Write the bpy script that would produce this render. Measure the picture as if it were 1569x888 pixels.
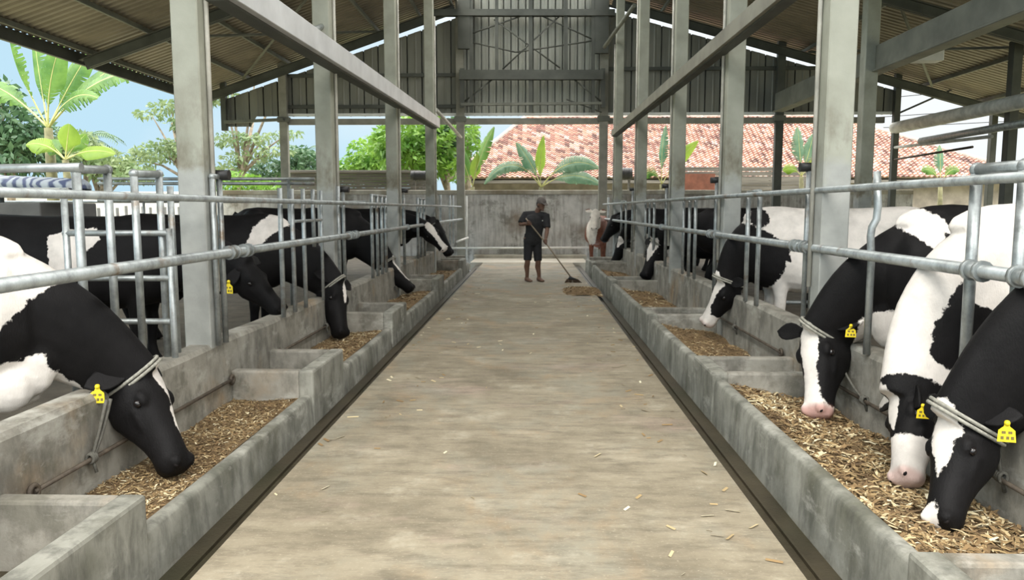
import bpy, bmesh, math, random
import numpy as np
from mathutils import Vector, Matrix, Euler, noise
C = bpy.context.scene
for o in list(bpy.data.objects): bpy.data.objects.remove(o)
PI = math.pi
R = math.radians
rng = random.Random(7)

# ------------------------------------------------------------------ camera
IW, IH, F = 1569.0, 888.0, 1150.0
CAM = Vector((0, 0, 1.45))
YAW, PITCH = 1.57, 6.15
cam_d = bpy.data.cameras.new('camera')
cam_d.sensor_fit = 'HORIZONTAL'; cam_d.sensor_width = 36.0
cam_d.lens = F / IW * 36.0
cam_d.clip_start = 0.05; cam_d.clip_end = 500
cam = bpy.data.objects.new('camera', cam_d); C.collection.objects.link(cam)
cam.location = CAM; cam.rotation_euler = (R(90 - PITCH), 0, R(YAW))
C.camera = cam
CR = Euler((R(90 - PITCH), 0, R(YAW))).to_matrix()

# ------------------------------------------------------------------ exposure, sky and sun
C.view_settings.view_transform = 'Standard'
C.view_settings.look = 'None'
C.view_settings.gamma = 1.0
C.view_settings.use_curve_mapping = False
C.view_settings.exposure = 0.42
SKY_LOW, SKY_ZENITH = 0.72, 4.8
w = bpy.data.worlds.new('sky'); C.world = w; w.use_nodes = True
nt = w.node_tree; nt.nodes.clear()
def nd(nt, t, **kw):
    n = nt.nodes.new(t)
    for k, v in kw.items(): setattr(n, k, v)
    return n
L = nt.links.new
tc = nd(nt, 'ShaderNodeTexCoord'); sep = nd(nt, 'ShaderNodeSeparateXYZ'); L(tc.outputs['Generated'], sep.inputs[0])
nz = nd(nt, 'ShaderNodeTexNoise'); nz.inputs['Scale'].default_value = 2.2; nz.inputs['Detail'].default_value = 6
mp = nd(nt, 'ShaderNodeMapping'); mp.inputs['Scale'].default_value = (1, 1, 2.6); L(tc.outputs['Generated'], mp.inputs[0]); L(mp.outputs[0], nz.inputs['Vector'])
mx = nd(nt, 'ShaderNodeMath', operation='MULTIPLY_ADD'); L(sep.outputs['X'], mx.inputs[0]); mx.inputs[1].default_value = 0.75; L(nz.outputs[0], mx.inputs[2])
cr = nd(nt, 'ShaderNodeValToRGB'); L(mx.outputs[0], cr.inputs[0])
cr.color_ramp.elements[0].position = 0.2; cr.color_ramp.elements[0].color = (0.57, 0.83, 0.99, 1)
cr.color_ramp.elements[1].position = 0.66; cr.color_ramp.elements[1].color = (1.0, 1.06, 1.08, 1)
mr = nd(nt, 'ShaderNodeMapRange'); L(sep.outputs['Z'], mr.inputs[0])
mr.inputs[1].default_value = 0.23; mr.inputs[2].default_value = 0.5; mr.inputs[3].default_value = SKY_LOW; mr.inputs[4].default_value = SKY_ZENITH
hz = nd(nt, 'ShaderNodeMapRange'); L(sep.outputs['Z'], hz.inputs[0]); hz.inputs[1].default_value = 0.22; hz.inputs[2].default_value = 0.5
mw = nd(nt, 'ShaderNodeMix', data_type='RGBA'); L(hz.outputs[0], mw.inputs[0]); L(cr.outputs[0], mw.inputs[6]); mw.inputs[7].default_value = (1.0, 0.985, 0.95, 1)
bg = nd(nt, 'ShaderNodeBackground'); L(mw.outputs[2], bg.inputs[0]); L(mr.outputs[0], bg.inputs[1])
wo = nd(nt, 'ShaderNodeOutputWorld'); L(bg.outputs[0], wo.inputs[0])
sun_d = bpy.data.lights.new('sun', 'SUN'); sun_d.energy = 1.2; sun_d.angle = R(30); sun_d.color = (1, 0.95, 0.86)
sun = bpy.data.objects.new('sun', sun_d); C.collection.objects.link(sun)
sun.rotation_euler = (R(32), R(-14), 0)

# ------------------------------------------------------------------ pixel -> world
def ray(px, py):
    return CR @ Vector(((px - IW / 2) / F, -(py - IH / 2) / F, -1))
def atY(px, py, Y):
    d = ray(px, py); return CAM + d * (Y / d.y)
def atX(px, py, X):
    d = ray(px, py); return CAM + d * (X / d.x)
def atZ(px, py, Z):
    d = ray(px, py); return CAM + d * ((Z - CAM.z) / d.z)
def V(*a): return Vector(a)

# ------------------------------------------------------------------ mesh builder
WM = {}
def wmat(o): return WM.get(o.name, Matrix())
class MB:
    def __init__(s): s.v = []; s.f = []; s.sm = []; s.mi = []; s.cur = 0
    def add(s, vs, fs, smooth=False):
        b = len(s.v); s.v += [tuple(p) for p in vs]
        for f in fs: s.f.append([i + b for i in f]); s.sm.append(smooth); s.mi.append(s.cur)
        return s
    def box(s, c, size, M=None):
        x, y, z = [a / 2 for a in size]; c = Vector(c)
        p = [V(i * x, j * y, k * z) for k in (-1, 1) for j in (-1, 1) for i in (-1, 1)]
        p = [c + (M @ q if M else q) for q in p]
        return s.add(p, [(0, 2, 3, 1), (4, 5, 7, 6), (0, 1, 5, 4), (2, 6, 7, 3), (0, 4, 6, 2), (1, 3, 7, 5)])
    def mm(s, x0, x1, y0, y1, z0, z1):
        return s.box(((x0 + x1) / 2, (y0 + y1) / 2, (z0 + z1) / 2), (x1 - x0, y1 - y0, z1 - z0))
    def bar(s, p0, p1, wd, ht, up=(0, 0, 1)):
        p0 = Vector(p0); p1 = Vector(p1); a = (p1 - p0); l = a.length; a.normalize()
        u = Vector(up); u = u - a * u.dot(a)
        if u.length < 1e-4: u = V(0, 1, 0) - a * a.y
        u.normalize(); sd = a.cross(u)
        M = Matrix((a, sd, u)).transposed()
        return s.box((p0 + p1) / 2, (l, wd, ht), M)
    def tube(s, pts, r, n=10, cap=True, flat=1.0):
        pts = [Vector(p) for p in pts]; m = len(pts)
        rs = r if isinstance(r, (list, tuple)) else [r] * m
        vs = []; ref = None
        for i, p in enumerate(pts):
            t = (pts[min(i + 1, m - 1)] - pts[max(i - 1, 0)]).normalized()
            if ref is None:
                ref = t.cross(V(0, 0, 1))
                if ref.length < 0.05: ref = V(1, 0, 0)
            ref = (ref - t * ref.dot(t)).normalized(); b = t.cross(ref)
            for k in range(n):
                a = 2 * PI * k / n; vs.append(p + (ref * math.cos(a) + b * math.sin(a) * flat) * rs[i])
        fs = [(i * n + k, i * n + (k + 1) % n, (i + 1) * n + (k + 1) % n, (i + 1) * n + k) for i in range(m - 1) for k in range(n)]
        s.add(vs, fs, True)
        if cap:
            b = len(s.v) - m * n
            s.f.append([b + k for k in range(n)][::-1]); s.sm.append(False); s.mi.append(s.cur)
            s.f.append([b + (m - 1) * n + k for k in range(n)]); s.sm.append(False); s.mi.append(s.cur)
        return s
    def ring(s, pts, r, n=6):
        pts = [Vector(p) for p in pts]; m = len(pts); vs = []
        c = sum(pts, Vector()) / m
        for i, p in enumerate(pts):
            t = (pts[(i + 1) % m] - pts[i - 1]).normalized(); o = (p - c); o = (o - t * o.dot(t)).normalized(); b = t.cross(o)
            for k in range(n):
                a = 2 * PI * k / n; vs.append(p + (o * math.cos(a) + b * math.sin(a)) * r)
        return s.add(vs, [(i * n + k, ((i + 1) % m) * n + k, ((i + 1) % m) * n + (k + 1) % n, i * n + (k + 1) % n) for i in range(m) for k in range(n)], True)
    def loft(s, rings, smooth=True):
        n = len(rings[0]); m = len(rings); vs = [p for r_ in rings for p in r_]
        fs = [(i * n + k, i * n + (k + 1) % n, (i + 1) * n + (k + 1) % n, (i + 1) * n + k) for i in range(m - 1) for k in range(n)]
        fs.append(list(range(n))[::-1]); fs.append([(m - 1) * n + k for k in range(n)])
        return s.add(vs, fs, smooth)
    def ell(s, c, r, M=None, nu=12, nv=8):
        c = Vector(c); rr = r if hasattr(r, '__len__') else (r, r, r); vs = []
        def q(x, y, z):
            p = V(x * rr[0], y * rr[1], z * rr[2]); return c + (M @ p if M else p)
        vs.append(q(0, 0, 1))
        for j in range(1, nv):
            th = PI * j / nv
            for i in range(nu):
                a = 2 * PI * i / nu; vs.append(q(math.sin(th) * math.cos(a), math.sin(th) * math.sin(a), math.cos(th)))
        vs.append(q(0, 0, -1)); fs = []
        for i in range(nu): fs.append((0, 1 + i, 1 + (i + 1) % nu))
        for j in range(nv - 2):
            for i in range(nu):
                a = 1 + j * nu + i; b = 1 + j * nu + (i + 1) % nu; fs.append((a, a + nu, b + nu, b))
        e = len(vs) - 1
        for i in range(nu): fs.append((e, e - nu + (i + 1) % nu, e - nu + i))
        return s.add(vs, fs, True)
    def prism(s, poly, z0, z1):
        n = len(poly)
        return s.add([(x, y, z0) for x, y in poly] + [(x, y, z1) for x, y in poly],
                     [list(range(n))[::-1], list(range(n, 2 * n))] + [(i, (i + 1) % n, n + (i + 1) % n, n + i) for i in range(n)])
    def extrude(s, poly, off):
        n = len(poly); off = Vector(off); poly = [Vector(p) for p in poly]
        return s.add(poly + [p + off for p in poly],
                     [list(range(n))[::-1], list(range(n, 2 * n))] + [(i, (i + 1) % n, n + (i + 1) % n, n + i) for i in range(n)])
    def mesh(s, name, inv=None):
        vs = s.v if inv is None else [tuple(inv @ Vector(p)) for p in s.v]
        me = bpy.data.meshes.new(name); me.from_pydata(vs, [], s.f)
        me.polygons.foreach_set('use_smooth', s.sm); me.polygons.foreach_set('material_index', s.mi)
        me.update(); return me
    def build(s, name, m, parent=None, bevel=0, seg=2, fixn=True):
        inv = wmat(parent).inverted() if parent else None
        me = s.mesh(name, inv)
        if fixn or bevel:
            bm = bmesh.new(); bm.from_mesh(me)
            if fixn: bmesh.ops.recalc_face_normals(bm, faces=bm.faces)
            if bevel:
                es = [e for e in bm.edges if len(e.link_faces) == 2 and e.calc_face_angle() > 0.6]
                bmesh.ops.bevel(bm, geom=es, offset=bevel, segments=seg, affect='EDGES', profile=0.5)
            bm.to_mesh(me); bm.free()
        for q in (m if isinstance(m, (list, tuple)) else [m]): me.materials.append(q)
        o = bpy.data.objects.new(name, me); C.collection.objects.link(o)
        if parent: o.parent = parent; WM[o.name] = wmat(parent)
        else: WM[o.name] = Matrix()
        return o
def thing(name, label, cat, loc=(0, 0, 0), group=None, rotz=0):
    o = bpy.data.objects.new(name, None); C.collection.objects.link(o); o.empty_display_size = 0.1
    o.location = loc; o.rotation_euler = (0, 0, rotz)
    WM[o.name] = Matrix.Translation(Vector(loc)) @ Matrix.Rotation(rotz, 4, 'Z')
    return tag(o, label, cat, group)
def tag(o, label, cat, group=None, kind='thing'):
    o['label'] = label; o['category'] = cat; o['kind'] = kind
    if group: o['group'] = group
    return o
def struct(o, label=None):
    o['kind'] = 'structure'
    if label: o['label'] = label; o['category'] = o.name.split('_')[0]
    return o

# ------------------------------------------------------------------ materials
def newmat(name):
    m = bpy.data.materials.new(name); m.use_nodes = True; n = m.node_tree; n.nodes.clear()
    out = nd(n, 'ShaderNodeOutputMaterial'); b = nd(n, 'ShaderNodeBsdfPrincipled'); n.links.new(b.outputs[0], out.inputs[0])
    return m, n, b
def ramp(n, fac, stops):
    r = nd(n, 'ShaderNodeValToRGB'); n.links.new(fac, r.inputs[0]); e = r.color_ramp.elements
    while len(e) < len(stops): e.new(0.5)
    for k, (p, c) in zip(e, stops): k.position = p; k.color = (*c, 1)
    return r.outputs[0]
def tex(n, scale, detail=5, stretch=None, rough=0.55, vec=None):
    t = nd(n, 'ShaderNodeTexNoise'); t.inputs['Scale'].default_value = scale; t.inputs['Detail'].default_value = detail; t.inputs['Roughness'].default_value = rough
    if vec is None:
        g = nd(n, 'ShaderNodeNewGeometry'); vec = g.outputs['Position']
    if stretch:
        mp = nd(n, 'ShaderNodeMapping'); mp.inputs['Scale'].default_value = stretch; n.links.new(vec, mp.inputs[0]); vec = mp.outputs[0]
    n.links.new(vec, t.inputs['Vector']); return t.outputs[0]
def mixc(n, fac, a, b, mode='MIX'):
    x = nd(n, 'ShaderNodeMix', data_type='RGBA', blend_type=mode)
    for s, i in ((fac, 0), (a, 6), (b, 7)):
        if hasattr(s, 'is_linked'): n.links.new(s, x.inputs[i])
        elif i == 0: x.inputs[0].default_value = s
        else: x.inputs[i].default_value = (*s, 1)
    return x.outputs[2]
def bump(n, b, h, strength, dist=0.02):
    k = nd(n, 'ShaderNodeBump'); k.inputs['Strength'].default_value = strength; k.inputs['Distance'].default_value = dist
    n.links.new(h, k.inputs['Height']); n.links.new(k.outputs[0], b.inputs['Normal'])
def simple(name, col, rough=0.7, metal=0, var=0.0, scale=8, stretch=None, bmp=0, col2=None, spec=None):
    m, n, b = newmat(name)
    b.inputs['Roughness'].default_value = rough; b.inputs['Metallic'].default_value = metal
    if spec is not None: b.inputs['Specular IOR Level'].default_value = spec
    if var or col2:
        t = tex(n, scale, 6, stretch)
        c2 = col2 or tuple(x * (1 - var) for x in col)
        n.links.new(ramp(n, t, [(0.35, c2), (0.65, col)]), b.inputs['Base Color'])
        if bmp: bump(n, b, t, bmp)
    else: b.inputs['Base Color'].default_value = (*col, 1)
    return m
def concrete(name, c1, c2, stain=None, stain_scale=0.9, stain_lo=0.52, streak=None, bm_=0.25, rough=0.85, dark=None):
    m, n, b = newmat(name); b.inputs['Roughness'].default_value = rough; b.inputs['Specular IOR Level'].default_value = 0.3
    t = tex(n, 3.0, 9, None, 0.65); c = ramp(n, t, [(0.3, c1), (0.7, c2)])
    if stain: c = mixc(n, ramp(n, tex(n, stain_scale, 5), [(stain_lo, (0, 0, 0)), (stain_lo + 0.16, (1, 1, 1))]), c, stain)
    if streak:
        s = tex(n, 4.0, 7, streak, 0.65); c = mixc(n, ramp(n, s, [(0.36, (0.6, 0.6, 0.6)), (0.54, (0, 0, 0))]), c, dark or tuple(x * 0.4 for x in c1))
        s = tex(n, 1.4, 7, None, 0.7); c = mixc(n, ramp(n, s, [(0.54, (0, 0, 0)), (0.62, (0.55, 0.55, 0.55))]), c, (0.1, 0.095, 0.07))
        s = tex(n, 2.3, 7, (1, 1, 2.2), 0.7); c = mixc(n, ramp(n, s, [(0.55, (0, 0, 0)), (0.68, (0.7, 0.7, 0.7))]), c, (0.46, 0.45, 0.4))
    n.links.new(c, b.inputs['Base Color']); bump(n, b, tex(n, 45, 6, None, 0.7), bm_, 0.01); return m
M = {}
M['floor'] = None
def floor_mat():
    m, n, b = newmat('aisle_concrete'); b.inputs['Roughness'].default_value = 0.72; b.inputs['Specular IOR Level'].default_value = 0.35
    base = ramp(n, tex(n, 1.3, 10, None, 0.68), [(0.3, (0.155, 0.131, 0.09)), (0.5, (0.265, 0.228, 0.162)), (0.7, (0.37, 0.325, 0.24))])
    warm = ramp(n, tex(n, 0.7, 7, (1, 0.7, 1), 0.65), [(0.5, (0, 0, 0)), (0.64, (0.8, 0.8, 0.8))])
    c = mixc(n, warm, base, (0.36, 0.245, 0.14))
    pinkish = ramp(n, tex(n, 0.95, 6, (0.8, 1.2, 1.7), 0.65), [(0.56, (0, 0, 0)), (0.68, (0.6, 0.6, 0.6))])
    c = mixc(n, pinkish, c, (0.38, 0.285, 0.235))
    grey = ramp(n, tex(n, 0.6, 7, (1.3, 0.8, 0.6), 0.65), [(0.48, (0, 0, 0)), (0.6, (0.75, 0.75, 0.75))])
    c = mixc(n, grey, c, (0.245, 0.24, 0.19))
    br = tex(n, 4.0, 8, (0.8, 2.6, 1), 0.75)
    c = mixc(n, ramp(n, br, [(0.3, (0.75, 0.75, 0.75)), (0.54, (0, 0, 0))]), c, (0.1, 0.085, 0.06))
    blot = tex(n, 2.6, 9, None, 0.75)
    c = mixc(n, ramp(n, blot, [(0.56, (0, 0, 0)), (0.7, (0.5, 0.5, 0.5))]), c, (0.42, 0.39, 0.31))
    fine = tex(n, 60, 4, None, 0.7)
    c = mixc(n, ramp(n, fine, [(0.58, (0, 0, 0)), (0.72, (0.45, 0.45, 0.45))]), c, (0.52, 0.46, 0.35))
    n.links.new(c, b.inputs['Base Color']); bump(n, b, br, 0.12, 0.01); return m
M['floor'] = floor_mat()
M['gutter'] = concrete('wet_gutter_concrete', (0.028, 0.023, 0.014), (0.07, 0.058, 0.036), stain=(0.035, 0.034, 0.018), rough=0.45)
M['trough'] = concrete('trough_concrete', (0.2, 0.19, 0.16), (0.37, 0.35, 0.3), stain=(0.3, 0.21, 0.12), stain_scale=1.3, stain_lo=0.56, streak=(1.6, 1.6, 0.8))
M['trough_out'] = concrete('trough_outer_concrete', (0.17, 0.17, 0.142), (0.34, 0.335, 0.29), stain=(0.12, 0.12, 0.09), stain_scale=1.6, stain_lo=0.53, streak=(2.4, 2.4, 0.8))
M['pillar'] = concrete('pillar_concrete', (0.33, 0.345, 0.3), (0.43, 0.44, 0.39), stain=(0.19, 0.165, 0.125), stain_scale=1.5, stain_lo=0.56, bm_=0.12)
def pillar_mat():
    m, n, b = newmat('pillar_concrete'); b.inputs['Roughness'].default_value = 0.85; b.inputs['Specular IOR Level'].default_value = 0.25
    g = nd(n, 'ShaderNodeNewGeometry'); sp = nd(n, 'ShaderNodeSeparateXYZ'); n.links.new(g.outputs['Position'], sp.inputs[0])
    t = tex(n, 2.2, 8, None, 0.65)
    zz = nd(n, 'ShaderNodeMath', operation='MULTIPLY_ADD'); n.links.new(t, zz.inputs[0]); zz.inputs[1].default_value = 0.7; n.links.new(sp.outputs['Z'], zz.inputs[2])
    hi = ramp(n, tex(n, 3, 9), [(0.3, (0.29, 0.295, 0.24)), (0.7, (0.41, 0.415, 0.35))])
    lo = ramp(n, tex(n, 4, 9), [(0.3, (0.27, 0.28, 0.26)), (0.7, (0.42, 0.425, 0.4))])
    k = nd(n, 'ShaderNodeMapRange'); n.links.new(zz.outputs[0], k.inputs[0]); k.inputs[1].default_value = 2.0; k.inputs[2].default_value = 2.12
    c = mixc(n, k.outputs[0], lo, hi)
    k1 = nd(n, 'ShaderNodeMapRange', interpolation_type='SMOOTHSTEP'); n.links.new(zz.outputs[0], k1.inputs[0]); k1.inputs[1].default_value = 2.02; k1.inputs[2].default_value = 2.12
    k2 = nd(n, 'ShaderNodeMapRange', interpolation_type='SMOOTHSTEP'); n.links.new(zz.outputs[0], k2.inputs[0]); k2.inputs[1].default_value = 2.7; k2.inputs[2].default_value = 2.2
    st = nd(n, 'ShaderNodeMath', operation='MULTIPLY'); n.links.new(k1.outputs[0], st.inputs[0]); n.links.new(k2.outputs[0], st.inputs[1])
    st2 = nd(n, 'ShaderNodeMath', operation='MULTIPLY'); n.links.new(st.outputs[0], st2.inputs[0]); n.links.new(ramp(n, tex(n, 3.3, 6, (1, 1, .5), .65), [(0.42, (0, 0, 0)), (0.6, (.8, .8, .8))]), st2.inputs[1])
    c = mixc(n, st2.outputs[0], c, (0.14, 0.115, 0.08))
    n.links.new(c, b.inputs['Base Color']); bump(n, b, tex(n, 40, 6, None, 0.7), 0.15, 0.008); return m
M['pillar'] = pillar_mat()
M['backwall'] = concrete('back_wall_render', (0.4, 0.39, 0.365), (0.6, 0.585, 0.55), stain=(0.24, 0.2, 0.16), stain_scale=0.8, streak=(2.5, 2.5, 0.25), dark=(0.17, 0.15, 0.13))
M['coping'] = concrete('coping_concrete', (0.27, 0.25, 0.2), (0.48, 0.45, 0.38), stain=(0.2, 0.17, 0.12))
M['stallfloor'] = concrete('stall_floor_concrete', (0.07, 0.06, 0.045), (0.15, 0.13, 0.1))
def galv():
    m, n, b = newmat('galvanised_pipe'); b.inputs['Metallic'].default_value = 0.55; b.inputs['Roughness'].default_value = 0.42
    t = tex(n, 9, 8, None, 0.7); c = ramp(n, t, [(0.3, (0.19, 0.205, 0.2)), (0.6, (0.42, 0.45, 0.45))])
    c = mixc(n, ramp(n, tex(n, 3.3, 6, None, 0.7), [(0.58, (0, 0, 0)), (0.7, (0.9, 0.9, 0.9))]), c, (0.2, 0.14, 0.085))
    n.links.new(c, b.inputs['Base Color']); bump(n, b, t, 0.1, 0.005); return m
M['galv'] = galv()
M['steel'] = simple('painted_structural_steel', (0.19, 0.195, 0.16), 0.6, 0.2, 0.35, 2)
M['steel_dark'] = simple('dark_structural_steel', (0.09, 0.095, 0.08), 0.6, 0.2, 0.35, 2)
M['beam_pale'] = simple('pale_painted_steel', (0.8, 0.81, 0.83), 0.45, 0.15, 0.18, 3)
M['beam_brown'] = simple('weathered_steel_channel', (0.3, 0.29, 0.24), 0.6, 0.1, 0.3, 3)
M['roof'] = simple('roof_sheet_underside', (0.24, 0.205, 0.15), 0.55, 0.15, 0.3, 1.5)
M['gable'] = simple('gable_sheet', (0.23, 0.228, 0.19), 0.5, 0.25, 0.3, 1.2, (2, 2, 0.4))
M['gable_light'] = simple('gable_sheet_light', (0.36, 0.365, 0.31), 0.5, 0.2, 0.25, 1.2, (2, 2, 0.4))  # paler copy for the centre sheet; ridge light put into its colour
M['flash'] = simple('pale_flashing', (0.72, 0.73, 0.7), 0.6, 0, 0.15, 4)
M['rope'] = simple('hemp_rope', (0.34, 0.33, 0.28), 0.9, 0, 0.4, 60)
M['rope_dark'] = simple('weathered_rope', (0.13, 0.125, 0.105), 0.9, 0, 0.4, 60)
M['rod'] = simple('rusty_steel_rod', (0.12, 0.095, 0.07), 0.7, 0.3, 0.5, 20)
M['black'] = simple('black_rubber', (0.02, 0.02, 0.02), 0.5)
M['tagy'] = simple('yellow_tag_plastic', (0.85, 0.66, 0.02), 0.45, 0, 0.1, 40)
M['tagd'] = simple('tag_print', (0.16, 0.12, 0.03), 0.6)
M['pvc'] = simple('weathered_pvc', (0.62, 0.6, 0.53), 0.6, 0, 0.35, 5)
M['white'] = simple('white_pipe', (0.7, 0.69, 0.64), 0.5, 0, 0.2, 6)
M['red'] = simple('red_oxide_paint', (0.3, 0.05, 0.035), 0.6, 0, 0.4, 12)
def leafm(name, col, col2, scale=3, trans=0.25, rough=0.45):
    m, n, b = newmat(name); b.inputs['Roughness'].default_value = rough
    t = tex(n, scale, 4); n.links.new(ramp(n, t, [(0.3, col2), (0.7, col)]), b.inputs['Base Color'])
    tr = nd(n, 'ShaderNodeBsdfTranslucent'); n.links.new(ramp(n, t, [(0.3, col2), (0.7, col)]), tr.inputs[0])
    mx = nd(n, 'ShaderNodeMixShader'); mx.inputs[0].default_value = trans
    out = [x for x in n.nodes if x.type == 'OUTPUT_MATERIAL'][0]
    n.links.new(b.outputs[0], mx.inputs[1]); n.links.new(tr.outputs[0], mx.inputs[2]); n.links.new(mx.outputs[0], out.inputs[0]); return m
M['banana'] = leafm('banana_leaf', (0.173, 0.317, 0.069), (0.058, 0.155, 0.034), 2.0, 0.4)
M['banana_bright'] = leafm('young_banana_leaf', (0.288, 0.414, 0.058), (0.173, 0.299, 0.040), 2.0, 0.45)
M['banana_blue'] = leafm('bluish_banana_leaf', (0.207, 0.317, 0.207), (0.069, 0.173, 0.098), 3.0, 0.35)
M['stem'] = simple('banana_stem', (0.55, 0.55, 0.22), 0.6, 0, 0.3, 6)
M['stem_b'] = simple('banana_trunk', (0.2, 0.19, 0.09), 0.8, 0, 0.5, 6)
M['leaf_pale'] = leafm('pale_tree_leaf', (0.288, 0.357, 0.173), (0.115, 0.196, 0.081), 1.2, 0.35)
M['leaf_bright'] = leafm('bright_bush_leaf', (0.242, 0.403, 0.058), (0.069, 0.196, 0.029), 1.2, 0.4)
M['leaf_dark'] = leafm('dark_tree_leaf', (0.115, 0.207, 0.092), (0.034, 0.086, 0.046), 1.5, 0.3)
M['bark'] = simple('tree_bark', (0.33, 0.27, 0.2), 0.9, 0, 0.5, 8)
M['grass'] = simple('yard_ground', (0.2, 0.24, 0.11), 0.9, 0, 0.0, 1.2, col2=(0.34, 0.28, 0.2))
M['dwall'] = simple('dark_grey_render', (0.16, 0.16, 0.155), 0.8, 0, 0.25, 3)
M['hwall'] = simple('house_wall_render', (0.33, 0.29, 0.24), 0.85, 0, 0.4, 2)
M['hdark'] = simple('dark_boards', (0.2, 0.185, 0.16), 0.85, 0, 0.5, 3, (0.3, 1, 6))
M['rust'] = simple('rusty_sheet', (0.24, 0.09, 0.055), 0.8, 0, 0.4, 4)
# ------------------------------------------------------------------ large structure
LF, RF = -1.345, 1.085            # aisle edges
GY, WY = 22.0, 22.6               # gable plane, back wall
def sbox(name, m, x0, x1, y0, y1, z0, z1, bevel=0, label=None):
    return struct(MB().mm(x0, x1, y0, y1, z0, z1).build(name, m, None, bevel), label)
sbox('floor', M['floor'], LF, RF, -4, 20.4, -0.3, 0)
sbox('floor_end', simple('sunlit_end_slab', (0.5, 0.46, 0.38), 0.8, 0, 0.2, 2), -1.7, 1.5, 20.4, 22.5, -0.3, 0.005)  # sunlight at the aisle end is put into this slab's paler colour
def gutter(name, xa, xb):
    m = MB().mm(min(xa, xb), max(xa, xb), -4, 20.4, -0.3, -0.08)
    s = 1 if xb > xa else -1
    m.mm(min(xa + s * .1, xa + s * .112), max(xa + s * .1, xa + s * .112), -4, 19.2, -0.08, -0.062)
    return struct(m.build(name, M['gutter']))
gutter('floor_gutter_left', LF, -1.56)
gutter('floor_gutter_right', RF, 1.3)
sbox('floor_stalls_left', M['stallfloor'], -9.0, -2.2, -4, 22.4, -0.3, 0.05)
sbox('floor_stalls_right', M['stallfloor'], 2.1, 10.4, -4, 22.4, -0.3, 0.05)
gm = MB()
gm.mm(-70, -9.0, -10, 95, -0.4, -0.03); gm.mm(10.4, 70, -10, 95, -0.4, -0.03); gm.mm(-9.0, 10.4, 22.8, 95, -0.4, -0.03)
struct(gm.build('ground', M['grass']))

# roof -------------------------------------------------------------
AP = atY(816, -38, GY); ZA = AP.z; SL, SR = 0.333, 0.275
def zroof(x): return ZA - (SL * -x if x < 0 else SR * x)
XEL = atY(303, 132, GY).x; XER = 14.6
RY0, RY1 = 0.0, 22.75
def roof(name, xa, xb, dz=0.0, y0=RY0, y1=RY1):
    m = MB(); ys = []; y = y0
    prof = [(0, 0), (.09, 0), (.115, .035), (.165, .035), (.19, 0)]
    while y < y1:
        ys += [(y + a, b) for a, b in prof]; y += .19
    vs = []; n = len(ys)
    for x in (xa, xb):
        for yy, h in ys: vs.append((x, yy, zroof(x) + dz + h))
    m.add(vs, [(i, i + 1, n + i + 1, n + i) for i in range(n - 1)])
    o = m.build(name, M['roof'], None, 0, 2, False)
    md = o.modifiers.new('thick', 'SOLIDIFY'); md.thickness = 0.004
    return struct(o)
roof('roof_left', XEL, -2.15); roof('roof_right', XER, 2.15)
roof('roof_ridge_unseen_left', -2.2, 0, 3.2); roof('roof_ridge_unseen_right', 2.2, 0, 3.2)  # unseen ridge roof, set high so more daylight falls inside

# gable sheet ---------------------------------------------------------
def zpx(px, py, Y=GY): return atY(px, py, Y).z
def xpx(px, Y=GY): return atY(px, 300, Y).x
def gable(name, xa, xb, zb, ztop, mat_, Y=GY, pitch=.42):
    m = MB(); x = xa; pts = []
    pt = pitch; prof = [(0, 0), (pt * .42, 0), (pt * .46, .012), (pt * .54, .012), (pt * .58, 0), (pt - .045, 0), (pt - .04, -.1), (pt - .012, -.1), (pt - .006, 0)]
    while x < xb:
        pts += [(min(x + a, xb), b) for a, b in prof]; x += pt
    n = len(pts)
    vs = [(px, Y - h, zb(px)) for px, h in pts] + [(px, Y - h, ztop(px)) for px, h in pts]
    m.add(vs, [(i, i + 1, n + i + 1, n + i) for i in range(n - 1)])
    o = m.build(name, mat_, None, 0, 2, False)
    md = o.modifiers.new('thick', 'SOLIDIFY'); md.thickness = 0.005
    return struct(o)
XG0, XG1 = xpx(345), xpx(1360); XC0, XC1 = xpx(707), xpx(921)
zb = zpx(816, 177); xs = xpx(396)
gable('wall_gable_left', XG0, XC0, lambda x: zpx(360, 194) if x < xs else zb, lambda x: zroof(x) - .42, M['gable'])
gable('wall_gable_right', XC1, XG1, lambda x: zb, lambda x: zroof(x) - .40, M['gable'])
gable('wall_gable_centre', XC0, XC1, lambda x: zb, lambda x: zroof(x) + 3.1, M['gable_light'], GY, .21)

# back wall --------------------------------------------------------------
zw = zpx(816, 291, WY)
sbox('wall_back', M['backwall'], -9.5, 11.2, WY, WY + .15, -.2, zw - .13)
sbox('trim_1', M['coping'], -9.5, 11.2, WY - .04, WY + .19, zw - .13, zw, .02, 'weathered concrete coping along the top of the back wall')
sbox('trim_2', M['coping'], -1.75, 1.6, WY - .45, WY - .002, -.1, .1, .02, 'low concrete kerb at the foot of the back wall')

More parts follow.
